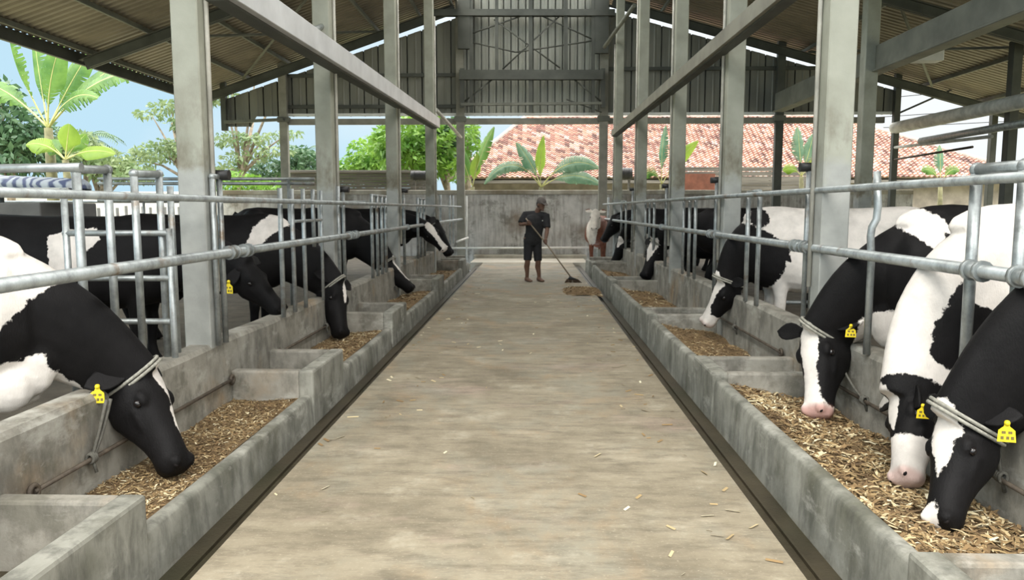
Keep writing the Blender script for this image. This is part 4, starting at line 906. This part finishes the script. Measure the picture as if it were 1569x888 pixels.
# ------------------------------------------------------------------ the sweeper
M['skin'] = simple('brown_skin', (0.17, 0.09, 0.06), 0.55, 0, 0.2, 20)
M['shirt'] = simple('black_shirt_cloth', (0.022, 0.022, 0.024), 0.85, 0, 0.35, 14)
M['shorts'] = simple('black_shorts_cloth', (0.014, 0.014, 0.016), 0.85, 0, 0.35, 14)
M['cap'] = simple('grey_cap_cloth', (0.14, 0.12, 0.11), 0.85, 0, 0.3, 20)
M['wood'] = simple('broom_handle_wood', (0.3, 0.24, 0.17), 0.7, 0, 0.3, 12)
M['bristle'] = simple('broom_bristle', (0.1, 0.06, 0.035), 0.9, 0, 0.5, 60)
def person():
    Y0 = atZ(816, 431, 0).y
    def J(px, py, dy=0): return atY(px, py, Y0 + dy)
    f = V(.5, -.86, 0).normalized(); sd = V(f.y, -f.x, 0)   # facing; sd = his right (towards the left of the frame)
    hipR, hipL = J(809.8, 368), J(822.5, 368, .06)
    kneeR, kneeL = J(808.3, 401, -.06), J(824.5, 402, -.02); ankR, ankL = J(807.5, 427, .02), J(826, 427.5, .04)
    ankR.z = ankL.z = .085
    shR, shL = J(805, 329, .06), J(837, 331, -.02); elR, elL = J(797.5, 344, -.02), J(838.5, 352, -.12)
    haR, haL = J(811.5, 341.5, -.26), J(835.5, 371, -.26)
    neck = J(823, 325, 0); head = J(829, 312.5, -.06)
    bot = V(*atZ(879, 432, .1)); bot.y = haR.y + .05
    bd = (haL - haR).normalized()
    up = V(0, 0, 1)
    def torso(g, ex=1.0, z_lo=None):
        P0, P1 = (hipR + hipL) / 2, (shR + shL) / 2
        rows = [(-.1, .15, .115), (.0, .165, .12), (.25, .15, .11), (.45, .155, .115), (.7, .18, .12), (.88, .185, .11), (1.0, .15, .085), (1.08, .08, .07)]
        return [sell(P0.lerp(P1, t) + f * .02 * math.sin(t * PI), sd, f, w_ * ex + g, d * ex + g, 20, .85) for t, w_, d in rows]
    bm = MB()
    bm.loft(torso(0))
    bm.tube([(shR + shL) / 2 + up * .0, neck, neck.lerp(head, .5)], [.07, .058, .055], 12)
    for h, k_, a in ((hipR, kneeR, ankR), (hipL, kneeL, ankL)):
        cl = k_.lerp(a, .3) - f * .025
        bm.tube([h + up * .06, h.lerp(k_, .4), k_ + up * .05, k_, cl, k_.lerp(a, .7), a, a - up * .03], [.1, .085, .06, .056, .058, .042, .036, .04], 14)
        bm.loft([sell(a + f * x + up * (z - .085), f.cross(up), up, w_, hh, 12, .8) for x, z, w_, hh in ((-.07, .035, .02, .025), (-.05, .05, .034, .045), (0, .05, .038, .048), (.07, .036, .045, .034), (.13, .025, .048, .022), (.17, .02, .035, .015))])
    for s_, e, h in ((shR, elR, haR), (shL, elL, haL)):
        w_ = h + (e - h).normalized() * .06
        bm.tube([s_.lerp((shR + shL) / 2, .25), s_, s_.lerp(e, .5), e, e.lerp(w_, .35), w_], [.06, .062, .05, .042, .042, .028], 12)
    HM = Matrix((f, sd, up)).transposed()
    hf = (f + V(.25, 0, -.35)).normalized(); hsd = hf.cross(up).normalized(); hup = hsd.cross(hf); HM = Matrix((hf, hsd, hup)).transposed()
    bm.ell(head + hup * .02, (.098, .076, .11), HM, 16, 12); bm.ell(head + hf * .025 - hup * .065, (.068, .056, .062), HM, 14, 10)
    bm.ell(head + hf * .085 - hup * .1, (.025, .03, .022), HM)
    body = remeshed(bm, .011, 3)
    ex = MB()
    ex.loft([sell(head + hf * x - hup * z, hsd, hf, w_, .02, 8) for x, z, w_ in ((.082, -.01, .008), (.092, .025, .013), (.098, .045, .018), (.085, .058, .012))])   # nose
    for sg in (1, -1): ex.ell(head + hsd * (.078 * sg) - hf * .005 - hup * .02, (.022, .01, .034), HM, 10, 8)
    ex.ell(head + hf * .08 - hup * .08, (.014, .028, .006), HM, 10, 6); ex.ell(head + hf * .078 - hup * .092, (.013, .024, .007), HM, 10, 6)
    def hand(h, e, sgn):
        # palm lies against the handle, four fingers and a thumb close round it
        d = (h - e).normalized(); ax = bd; o = d.cross(ax).normalized()
        M3 = Matrix((ax, d, o)).transposed()
        pc = h + o * .022 * sgn - d * .012
        ex.ell(pc, (.042, .05, .016), M3, 12, 8)
        for k_, (off, ln) in enumerate(((-.032, .9), (-.011, 1.0), (.011, .95), (.031, .78))):
            b = pc + ax * off + d * .035; r = .02 * ln
            c = h + ax * off
            pts = [b] + [c + (d * math.cos(q_) + o * sgn * math.sin(q_)) * (.028 * ln) for q_ in (R(45), R(0), R(-50), R(-105), R(-150))]
            ex.tube(pts, [.0095, .0095, .009, .0085, .008, .006], 8)
        b = pc - ax * .04 - d * .01
        ex.tube([b, b - ax * .012 + d * .025 - o * .006 * sgn, h - ax * .045 + d * .024 - o * sgn * .012, h - ax * .03 + d * .008 - o * sgn * .028], [.013, .0115, .01, .007], 8)
        ex.tube([e.lerp(h, .72), pc], [.029, .03], 10)
    hand(haR, elR, -1); hand(haL, elL, 1)
    me = meshjoin('person', body, ex); me.materials.append(M['skin'])
    o = bpy.data.objects.new('person', me); C.collection.objects.link(o); WM['person'] = Matrix()
    tag(o, 'person in black shirt, knee length shorts and cap sweeping the aisle with a broom', 'person')
    def wear(nm, mb, m, vox=.012):
        q_ = remeshed(mb, vox, 4); q_.materials.append(m); q_.polygons.foreach_set('use_smooth', [True] * len(q_.polygons))
        k_ = bpy.data.objects.new(nm, q_); C.collection.objects.link(k_); k_.parent = o; WM[k_.name] = Matrix(); return k_
    sm = MB(); tt = torso(.02, 1.04); sm.loft([[p - up * .02 for p in tt[0]]] + tt[:-1] + [sell((shR + shL) / 2 + up * .03, sd, f, .1, .085, 20)])
    for s_, e in ((shR, elR), (shL, elL)):
        sm.tube([s_.lerp((shR + shL) / 2, .45), s_, s_.lerp(e, .45), s_.lerp(e, .85)], [.075, .08, .076, .074], 14)
    sm.tube([shR, (shR + shL) / 2 + up * .015, shL], [.074, .085, .074], 14)
    sh = wear('shirt', sm, M['shirt'])
    c = (shR + shL) / 2 + f * .155 - sd * .08 - up * .1
    MB().box(c, (.006, .055, .02), Matrix((f, sd, up)).transposed()).build('chest_print', M['flash'], sh)
    st = MB()
    P0 = (hipR + hipL) / 2
    st.loft([sell(P0 + up * z, sd, f, w_, d, 20, .85) for z, w_, d in ((.14, .165, .13), (.05, .18, .14), (-.05, .175, .135), (-.1, .15, .11))])
    for h, k_ in ((hipR, kneeR), (hipL, kneeL)):
        st.tube([h + up * .04, h.lerp(k_, .5), h.lerp(k_, .93)], [.1, .088, .08], 16)
    wear('shorts', st, M['shorts'])
    ct = MB(); ct.ell(head + hup * .055 - hf * .004, (.108, .088, .085), HM, 18, 12)
    ct.loft([sell(head + hf * x + hup * z, hsd, hup, w_, .007, 14) for x, z, w_ in ((.04, .055, .08), (.1, .045, .075), (.15, .03, .06), (.175, .022, .03))])
    wear('cap', ct, M['cap'], .008)
    hr = MB(); hr.ell(head - hf * .03 + hup * .0, (.078, .079, .09), HM, 16, 10); wear('hair', hr, M['black'], .01)
    # the broom
    top = haR - bd * .12; low = bot
    bdir = (low - top).normalized()
    t = thing('broom', 'long handled broom held by the person sweeping feed to the right', 'broom', low)
    MB().tube([haR - bd * .12, haR, haL, haL.lerp(low, .5), low], .0135, 10).build('handle', M['wood'], t)
    m = MB(); x_ = V(1, 0, 0)
    m.loft([[low + bdir * q_ + x_ * (math.cos(a) * w_) + V(0, math.sin(a) * d_, 0) for a in np.linspace(0, 2 * PI, 12, False)] for q_, w_, d_ in ((-.03, .025, .025), (.0, .045, .035), (.05, .12, .045))])
    m.build('head', M['black'], t)
    m = MB()
    for k_ in range(90):
        a = rng.uniform(-1, 1); b = rng.uniform(-.04, .04); p = low + bdir * .04 + V(a * .11, b, 0)
        e = p + V(a * .06 + .02, b * .6, 0); e.z = .004
        m.tube([p, p.lerp(e, .5), e], .0045, 4)
    m.build('bristles', M['bristle'], t)
person()

# ------------------------------------------------------------------ beyond the barn
def leafblade(mb, pts, wmax, up=V(0, 0, 1), tear=0.0, droop=.25, seed=0, thin=.12, segs=26):
    """banana leaf: midrib through pts, blade strips that may tear apart; normal near `up`"""
    rs = random.Random(seed); pts = [Vector(p) for p in pts]
    def bez(t):
        n = len(pts) - 1; q = [p.copy() for p in pts]
        for k in range(n):
            q = [q[i].lerp(q[i + 1], t) for i in range(len(q) - 1)]
        return q[0]
    cs = [bez(i / segs) for i in range(segs + 1)]
    mb.cur = 1; mb.tube(cs, [.035 * wmax * 2 * (1 - .85 * i / segs) for i in range(segs + 1)], 6); mb.cur = 0
    for sg in (1, -1):
        prev = None
        for i in range(segs):
            t = i / segs; t2 = (i + 1) / segs
            T = (cs[i + 1] - cs[i]).normalized(); n_ = up - T * up.dot(T)
            if n_.length < .1: n_ = V(1, 0, 0)
            n_.normalize(); S = T.cross(n_) * sg
            def wd(t): return wmax * max(0.0, min(1, (t - thin) * 5)) * max(.05, (1 - max(0, t - .45) ** 2 * 3.0)) if t > thin else 0
            w0, w1 = wd(t), wd(t2)
            if w1 <= 0: continue
            gap = rs.random() < tear
            fw = T * (w1 * .35)
            dr = droop * (1.0 if not gap else 1 + rs.random() * 1.6)
            def edge(c, w_): return c + S * w_ * (1 - dr * .35) + fw - n_ * (w_ * dr)
            def mid(c, w_): return c + S * (w_ * .5) + fw * .35 + n_ * (w_ * .12)
            a0, a1 = cs[i], cs[i + 1]
            e0 = edge(a0, w0); e1 = edge(a1, w1)
            if gap: e1 = e1.lerp(e0, .45); 
            mb.add([a0, a1, mid(a1, w1), mid(a0, w0), e1, e0], [(0, 1, 2, 3), (3, 2, 4, 5)], True)
def curve3(a, b, bend): 
    a = Vector(a); b = Vector(b); return [a, (a + b) / 2 + Vector(bend), b]
def banana(label, base, trunk_top, leaves, mat_='banana', wl=.3, group='banana plants'):
    """leaves: (tip, bend, width, tear, material or None, up)"""
    base = Vector(base); top = Vector(trunk_top)
    t = thing('banana_plant', label, 'plant', base, group)
    MB().tube([base, base.lerp(top, .5) + V(.04, 0, 0), top], [.16 * wl / .3, .13 * wl / .3, .09 * wl / .3], 12).build('trunk', M['stem_b'], t)
    for i, (tip, bend, wd, tear, m, up) in enumerate(leaves):
        mb = MB(); leafblade(mb, curve3(top, tip, bend), wd, Vector(up), tear, .25, i + int(base.x * 10), .2)
        mb.build('leaf', [M[m or mat_], M['stem']], t, 0, 2, False)
B0 = atY(75, 250, 20); B0.z = -.03
tp = atY(74, 196, 20)
def q20(px, py, dy=0): return atY(px, py, 20 + dy)
cam_up = V(.2, -1, .25)
banana('tall banana plant at the far left with torn arching leaves', B0, tp, [
    (q20(14, 30, -.6), (-.55, 0, .5), .34, .7, None, (-.8, -.6, .2)), (q20(50, 40, .5), (-.25, .3, .3), .34, .75, None, (-.5, -.8, .2)), (q20(100, 50, -.5), (-.15, -.2, .1), .36, .1, None, cam_up),
    (q20(150, 62, .6), (-.1, .2, .3), .33, .15, None, cam_up), (q20(205, 88, .2), (0, 0, .45), .4, .6, None, (-.35, -.8, .5)), (q20(228, 112, -.7), (.1, -.1, .9), .45, .7, None, (-.3, -.6, .7)),
    (q20(150, 150, -.9), (.1, -.2, .7), .4, .5, None, (-.3, -.7, .6)), (q20(-40, 130, .4), (-.3, 0, .8), .4, .5, None, (.3, -.7, .6))], wl=.34)
b1 = atY(105, 255, 19.4); b1.z = -.03
banana('short bright young banana plant under the tall one', b1, atY(100, 245, 19.4), [(atY(106, 190, 19.2), (0, 0, 0), .32, .0, 'banana_bright', cam_up), (atY(176, 236, 19.1), (0, 0, .3), .3, .05, 'banana_bright', (-.2, -.7, .7)), (atY(40, 222, 19.2), (0, 0, .35), .32, .1, 'banana_bright', (.3, -.7, .6)), (atY(132, 205, 19.9), (0, 0, .1), .26, .1, 'leaf_bright', cam_up), (atY(70, 215, 19.9), (0, 0, .1), .26, .1, 'banana', cam_up)], wl=.26)
YB = 25.0
def qb(px, py, dy=0): return atY(px, py, YB + dy)
def gb(px): p = qb(px, 290); p.z = -.03; return p
banana('banana plant with a yellow green upright spear leaf behind the back wall', gb(829), qb(829, 287), [(qb(833, 208), (-.12, 0, 0), .19, 0, 'banana_bright', cam_up), (qb(791, 218, -.2), (.1, 0, .15), .28, .25, None, (.5, -.8, .2)), (qb(742, 282, -.3), (0, 0, 1.35), .3, .5, None, (.0, -.7, .7)), (qb(918, 258, -.3), (-.1, 0, .9), .38, .15, None, (-.2, -.8, .5)), (qb(922, 284, -.6), (0, 0, .7), .3, .3, None, (0, -.8, .5))], 'banana_blue', .24)
banana('banana plant at the left end of the bare back wall', gb(722), qb(724, 286), [(qb(757, 194), (-.1, 0, .2), .26, .3, None, (-.5, -.8, .2)), (qb(732, 236), (0, 0, 0), .2, 0, 'banana_bright', cam_up), (qb(706, 225), (-.1, 0, .1), .22, .1, None, cam_up)], 'banana', .22)
banana('slim banana plant seen between the third and fourth right pillars', gb(1014), qb(1014, 282), [(qb(1020, 192), (-.1, 0, .2), .22, .55, 'banana_blue', (-.8, -.6, .1)), (qb(1070, 216), (-.1, 0, .15), .24, 0, 'banana_bright', cam_up), (qb(985, 275), (0, 0, .6), .22, .3, None, cam_up)], 'banana', .22)
banana('banana plant with serrated torn leaves left of the nearest right pillar', gb(1228), qb(1228, 270), [(qb(1222, 194), (0, 0, .1), .26, .6, 'banana_blue', (.2, -1, .1)), (qb(1246, 205), (.1, 0, .2), .24, .5, 'banana_blue', (-.4, -.9, .1)), (qb(1200, 262), (0, 0, .3), .22, .1, 'banana_bright', cam_up), (qb(1262, 250), (0, 0, .3), .22, .1, 'banana_bright', cam_up)], 'banana', .22)
banana('small bluish banana plant at the right behind the stalls', gb(1441), qb(1441, 280), [(qb(1440, 222), (0, 0, .1), .2, .6, 'banana_blue', (.2, -1, .1)), (qb(1470, 262), (0, 0, .4), .2, .4, None, cam_up), (qb(1412, 262), (0, 0, .4), .2, .4, None, cam_up)], 'banana', .2)

def foliage(clumps, n, size, seed, flat=.5):
    """leaf blades gathered in clumps (centre, radii)"""
    rs = random.Random(seed); mb = MB(); tot = sum(r[0] * r[1] * r[2] for _, r in clumps)
    for c, r in clumps:
        c = Vector(c)
        for k in range(max(20, int(n * (r[0] * r[1] * r[2]) / tot))):
            d = V(rs.gauss(0, 1), rs.gauss(0, 1), rs.gauss(0, 1)).normalized(); q = rs.random() ** .35
            p = c + V(d.x * r[0], d.y * r[1], d.z * r[2]) * q
            a = (d * .7 + V(rs.uniform(-1, 1), rs.uniform(-1, 1), rs.uniform(-.9, .4))).normalized(); b = a.cross(V(rs.uniform(-1, 1), rs.uniform(-1, 1), rs.uniform(-.3, 1))).normalized()
            l = size * rs.uniform(.6, 1.4); w_ = l * .2
            mb.add([p - a * l * .5, p + b * w_, p + a * l * .5 - V(0, 0, l * .12), p - b * w_], [(0, 1, 2, 3)], True)
    return mb
def tree(label, base, crown, n, size, m, seed, group, branches=True, kind='tree'):
    base = Vector(base); base.z = -.03
    t = thing(kind, label, kind, base, group)
    foliage(crown, n, size, seed).build('foliage', M[m], t, 0, 2, False)
    b = MB(); top = sum((Vector(c) for c, _ in crown), Vector()) / len(crown)
    b.tube([base, base.lerp(top, .5) + V(.1, 0, 0), top], [.18, .13, .05], 8)
    for c, r in crown:
        s_ = base.lerp(top, .55) + V(.05, 0, 0); b.tube([s_, s_.lerp(Vector(c), .5) + V(0, 0, .15), c], [.07, .045, .015], 6)
    b.build('trunk', M['bark'], t)
def cl(px, py, Y, rx, ry=None, rz=None): return (atY(px, py, Y), (rx, ry or rx, rz or rx * .6))
TG = 'trees beyond the left side'
tree('airy pale leaved tree seen just left of the nearest left pillar', atY(300, 300, 30), [cl(262, 165, 30, .9, 1, .28), cl(232, 176, 30, .65, .8, .2), cl(290, 190, 30, .9, 1, .3), cl(265, 128, 30, .7, .8, .28), cl(250, 232, 30, 1.2, 1, .5), cl(215, 245, 30, .7, .8, .4), cl(285, 225, 30, .9, 1, .4), cl(310, 140, 30, 1, 1, .5)], 1900, .24, 'leaf_pale', 12, TG)
tree('airy pale tree with open branches right of the nearest left pillar', atY(338, 300, 31), [cl(350, 95, 31, .8, 1, .4), cl(345, 150, 31, .6, 1, .5), cl(360, 215, 31, 1.1, 1, .35), cl(405, 212, 31, 1.0, 1, .25), cl(375, 242, 31, 1.0, 1, .3), cl(420, 232, 31, .9, 1, .25), cl(345, 262, 31, 1.0, 1, .4), cl(440, 205, 31, .7, 1, .2), cl(395, 100, 31, 1.2, 1, .3), cl(455, 75, 31, 1.0, 1, .3)], 2100, .22, 'leaf_pale', 13, TG)
tree('rounded green tree left of the second left pillar', atY(430, 300, 33), [cl(420, 262, 33, 1.2), cl(460, 250, 33, 1.1), cl(458, 236, 33, .7), cl(470, 270, 33, 1.3), cl(395, 275, 33, .8)], 2200, .28, 'leaf_dark', 14, TG)
tree('bright green rounded tree right of the second left pillar', atY(570, 300, 32), [cl(572, 240, 32, 1.2, 1.2, .9), cl(548, 258, 32, 1.0), cl(596, 252, 32, 1.1), cl(575, 268, 32, 1.8, 1, .6), cl(528, 265, 32, .7)], 2800, .26, 'leaf_bright', 15, TG)
tree('tall green tree rising behind the third left pillar', atY(630, 300, 27.6), [cl(620, 215, 27.6, 1.2, 1.2, .9), cl(655, 205, 27.6, 1.1, 1.2, .8), cl(640, 240, 27.6, 1.5, 1.2, .9), cl(598, 222, 27.6, .9), cl(665, 250, 27.6, .9)], 2600, .28, 'leaf_bright', 16, TG)
tree('dark leaved tree behind the fourth left pillar', atY(682, 300, 28.6), [cl(680, 212, 28.6, .8, 1, .8), cl(690, 235, 28.6, .8), cl(655, 230, 28.6, 1.0), cl(700, 200, 28.6, .9)], 1500, .3, 'leaf_dark', 17, TG)
tree('dense dark tree at the left edge behind the banana plant', atY(10, 300, 26), [cl(15, 190, 26, 1.4, 1.2, .8), cl(40, 215, 26, 1.1), cl(0, 150, 26, .7, 1, .8), cl(25, 235, 26, 1.6), cl(-20, 220, 26, 1.4)], 2600, .34, 'leaf_dark', 18, TG)
tree('low green scrub tree under the banana leaves at left', atY(140, 300, 27), [cl(140, 245, 27, 1.4, 1, .5), cl(170, 260, 27, 1.2, 1, .4), cl(120, 220, 27, .7, 1, .5), cl(205, 268, 27, 1.0, 1, .3)], 1600, .28, 'leaf_pale', 19, TG)
tree('yellow green bush low behind the fallen rails at left centre', atY(370, 300, 27), [cl(360, 280, 27, 1.2, .8, .4), cl(420, 285, 27, 1.0, .8, .3)], 900, .2, 'leaf_bright', 20, TG, kind='bush')
tree('green shrub against the tiled roof at the left end of the back wall', atY(715, 300, 27), [cl(716, 205, 27, .5, .6, .6), cl(722, 230, 27, .5, .6, .4), cl(705, 260, 27, .6, .6, .5)], 700, .2, 'leaf_bright', 21, TG, kind='bush')
# small palm crown at far left
def palm(label, base, top, n, ln, m, seed):
    rs = random.Random(seed); base = Vector(base); base.z = -.03; top = Vector(top)
    t = thing('palm_tree', label, 'palm', base)
    MB().tube([base, base.lerp(top, .5), top], [.15, .11, .09], 8).build('trunk', M['bark'], t)
    for i in range(n):
        a = 2 * PI * i / n + rs.uniform(-.2, .2); d = V(math.cos(a), math.sin(a), 0); e = top + d * ln + V(0, 0, rs.uniform(-.5, .3) * ln); mid = (top + e) / 2 + V(0, 0, .45 * ln)
        mb = MB(); cs = [top.lerp(mid, t_).lerp(mid.lerp(e, t_), t_) for t_ in np.linspace(0, 1, 17)]
        mb.tube(cs, .018, 4)
        for k in range(2, 17):
            T = (cs[k] - cs[k - 1]).normalized(); S = T.cross(V(0, 0, 1)).normalized()
            for sg in (1, -1):
                l = ln * .33 * (1 - (k / 17 - .4) ** 2 * 1.6); tipp = cs[k] + S * sg * l * .8 + T * l * .5 - V(0, 0, l * .45)
                mb.add([cs[k], cs[k] + T * .05, tipp], [(0, 1, 2)], True)
        mb.build('frond', M[m], t, 0, 2, False)
palm('small palm beside the tall banana plant at far left', atY(132, 300, 28), atY(130, 215, 28), 13, 1.3, 'leaf_dark', 3)
palm('distant palm crown above the rounded trees left of the second pillar', atY(468, 300, 38), atY(466, 236, 38), 12, 1.2, 'leaf_dark', 4)

# tiled house -----------------------------------------------------------------------------
def tilem():
    m, n, b = newmat('clay_roof_tiles'); b.inputs['Roughness'].default_value = 0.85
    a = nd(n, 'ShaderNodeAttribute'); a.attribute_name = 'tint'
    n.links.new(ramp(n, a.outputs['Fac'], [(0, (.13, .08, .07)), (.3, (.3, .16, .13)), (.55, (.43, .24, .18)), (.8, (.5, .31, .24)), (1, (.56, .43, .38))]), b.inputs['Base Color']); return m
M['tile'] = tilem()
def tiles(p00, ux, uy, nx, ny, clipf, seed):
    """rows of S-shaped tiles: p00 eave corner, ux along the eave, uy up the slope; one quad strip per tile row"""
    rs = np.random.RandomState(seed); mb = MB(); tint = []
    nrm = ux.cross(uy).normalized(); K = 5
    for j in range(ny):
        for i in range(nx):
            if not clipf((i + .5) / nx, (j + .5) / ny): continue
            vs = []
            for jj, lift in ((0, .05), (1.06, .0)):
                for k in range(K):
                    t = k / (K - 1); vs.append(p00 + ux * ((i + t) / nx) + uy * ((j + jj) / ny) + nrm * (lift + .035 * math.sin(t * 2 * PI)))
            for k in range(K): vs.append(p00 + ux * ((i + k / (K - 1)) / nx) + uy * (j / ny) + nrm * (-.0 + .035 * math.sin(k / (K - 1) * 2 * PI)))
            mb.add(vs, [(k, k + 1, K + k + 1, K + k) for k in range(K - 1)] + [(2 * K + k, 2 * K + k + 1, k + 1, k) for k in range(K - 1)])
            tint += [float(np.clip(rs.normal(.5, .3) + .25 * noise.noise(V(i * .12, j * .2, seed)), 0, 1))] * (2 * (K - 1))
    return mb, tint
HY = 30.0
e0 = atY(690, 272, HY); e1 = atY(1590, 272, HY)
t = thing('house', 'house with an orange clay tile roof beyond the back wall', 'house', ((e0.x + e1.x) / 2, HY + 3, -.03))
ux = V(e1.x - e0.x, 0, 0); sl = V(0, 4.6, 2.9)
nx, ny = int(ux.length / .2), 32
lw = lambda j: .13 * j; rw = lambda j: 1 - .27 * j
mb, tint = tiles(e0, ux, sl, nx, ny, lambda a, j: lw(j) < a < rw(j), 3)
o = mb.build('roof_tiles', M['tile'], t, 0, 2, False)
at = o.data.attributes.new('tint', 'FLOAT', 'FACE'); at.data.foreach_set('value', tint)
ra, rb = e0 + ux * .13 + sl, e0 + ux * .73 + sl
MB().tube([e0, ra, rb, e1], .13, 8).build('ridge_cap', simple('grey_ridge_tile', (.42, .36, .32), .85, 0, .3, 3), t)
r3 = [e0 + V(0, 9.2, 0), e1 + V(0, 9.2, 0)]
MB().add([e0, ra, r3[0], e1, rb, r3[1]], [(0, 1, 2), (3, 5, 4), (1, 4, 5, 2)]).build('rear_slopes', simple('shaded_tile', (.36, .3, .26), .9, 0, .4, 2), t, 0, 2, False)  # rear slopes in a greyer tile colour
MB().mm(e0.x + .8, e1.x - .8, HY + .7, HY + 8.6, -.03, e0.z - .02).build('wall', M['hwall'], t)
MB().mm(e0.x + .2, e1.x - .2, HY + .05, HY + .75, e0.z - .22, e0.z - .1).build('eave_board', M['hdark'], t)
# sheds and clutter behind the wall
t = thing('timber_shed', 'low dark boarded shed behind the third left pillar', 'shed', atY(545, 300, 25))
for i, py in enumerate(range(265, 296, 5)):
    a = atY(446, py, 25); b = atY(650, py, 25); MB().bar(a, b, .05, .1).build('board', M['hdark'], t)
MB().bar(atY(444, 263, 25), atY(645, 263, 25), .6, .08).build('shed_roof', M['hdark'], t, .01)
for px in (450, 548, 646):
    a = atY(px, 264, 25.04); MB().tube([a, (a.x, a.y, -.03)], .05, 8).build('shed_post', M['bark'], t)
t = thing('board_fence', 'weathered board fence behind the right half of the back wall', 'fence', atY(1100, 300, 26.5))
for i, py in enumerate((259, 266, 273, 280, 287)):
    a = atY(1040, py, 26.5); b = atY(1250, py, 26.5); MB().bar(a, b, .04, .14).build('board', M['hdark'], t)
for px in (1042, 1120, 1180, 1248):
    a = atY(px, 255, 26.56); MB().tube([a, (a.x, a.y, -.03)], .05, 8).build('fence_post', M['bark'], t)
MB().mm(*pxbox(1040, 1096, 266, 292, 26.4, .03)).build('rust_panel', M['rust'], t)
def tankobj(name, label, cat, c, r, ln, m):
    t = thing(name, label, cat, c)
    mb = MB(); c = Vector(c)
    mb.tube([c + V(x * ln, 0, 0) for x in (-.5, -.48, -.2, .2, .48, .5)], [r * .8, r, r, r, r, r * .8], 18); mb.build('drum', M[m], t)
    for x in (-.3, 0, .3): MB().tube([c + V(x * ln - .02, 0, 0), c + V(x * ln + .02, 0, 0)], r * 1.04, 18).build('hoop', M[m], t)
    for x in (-.3, .3): MB().mm(c.x + x * ln - .03, c.x + x * ln + .03, c.y - .1, c.y + .1, -.03, c.z - r * .9).build('leg', M['hdark'], t)
tankobj('water_drum', 'small black drum beyond the wall left of the fourth left pillar', 'drum', atY(643, 269, 24), .15, .56, 'black')
tankobj('water_drum', 'small black drum beyond the wall between the far right pillars', 'drum', atY(957, 266, 25), .19, .5, 'black')
# yard on the left
sw = MB().mm(*pxbox(-140, 61, 310, 352, 10.6, 1.4)); tag(sw.build('water_tank', M['dwall'], None, .02), 'dark grey rendered block wall behind the nearest left cow', 'tank')
bpy.data.objects['water_tank'].data.transform(Matrix.Identity(4))
g = bpy.data.objects['water_tank']; me = g.data
zmin = min(v.co.z for v in me.vertices)
for v in me.vertices:
    if v.co.z < zmin + .05: v.co.z = .05
def tarpmat():
    m, n, b = newmat('patterned_tarpaulin'); b.inputs['Roughness'].default_value = 0.5
    wv = nd(n, 'ShaderNodeTexWave'); wv.inputs['Scale'].default_value = 2.2; wv.inputs['Distortion'].default_value = 9; wv.inputs['Detail'].default_value = 3
    g_ = nd(n, 'ShaderNodeNewGeometry'); n.links.new(g_.outputs['Position'], wv.inputs['Vector'])
    n.links.new(ramp(n, wv.outputs['Fac'], [(.2, (.12, .15, .28)), (.5, (.45, .52, .62)), (.8, (.62, .68, .74))]), b.inputs['Base Color']); return m
M['tarp'] = tarpmat()
a0, a1 = atY(-60, 267, 10.9), atY(122, 275, 10.9)
mb = MB(); rows = []
for i in range(25):
    t_ = i / 24; c = a0.lerp(a1, t_); hh = .1 + .012 * math.sin(i * 1.7)
    rows.append([c + V(0, math.cos(k * PI / 8) * .3, -hh + math.sin(k * PI / 8) * hh * 1.1 + .01 * math.sin(i * 2 + k)) for k in range(16)])
mb.loft(rows); tag(mb.build('tarpaulin', M['tarp']), 'blue grey patterned tarpaulin bundle along the left rails', 'tarpaulin')
tag(MB().mm(a0.x, a1.x, 10.6, 11.2, a0.z - .3, a0.z - .2).build('shelf_board', M['flash'], None, .01), 'pale board under the patterned tarpaulin bundle', 'board')
for (px, lab) in ((2, 'left of the dark block wall'), (118, 'right of the dark block wall')):
    p = atY(px, 290, 11.0); tag(MB().tube([(p.x, 11.0, .05), (p.x, 11.0, p.z)], .03, 8).build('board_post', M['galv']), 'thin post carrying the tarpaulin board, ' + lab, 'post')
t = thing('picket_fence', 'pale picket fence at the far left edge of the stalls', 'fence', (-8.9, 16, -.03))
for i in range(30):
    p = atX(88 + i * 9.5, 318, -9.15) if False else V(-9.15, 10.6 + i * .36, 0)
    MB().mm(p.x - .02, p.x + .02, p.y - .06, p.y + .06, -.03, 1.5 + .03 * math.sin(i * 3)).build('picket', M['flash'], t)
for z in (.5, 1.2): MB().mm(-9.19, -9.17, 10.4, 21.2, z, z + .08).build('fence_rail', M['flash'], t)
for Y, X_, lab in ((26, -13.5, 'low white garden wall behind the left stalls'),):
    tag(MB().mm(X_ - 6, -7, Y, Y + .2, -.03, 2.05).build('garden_wall', simple('white_render', (.7, .68, .62), .85, 0, .25, 2), None, .02), lab, 'wall')
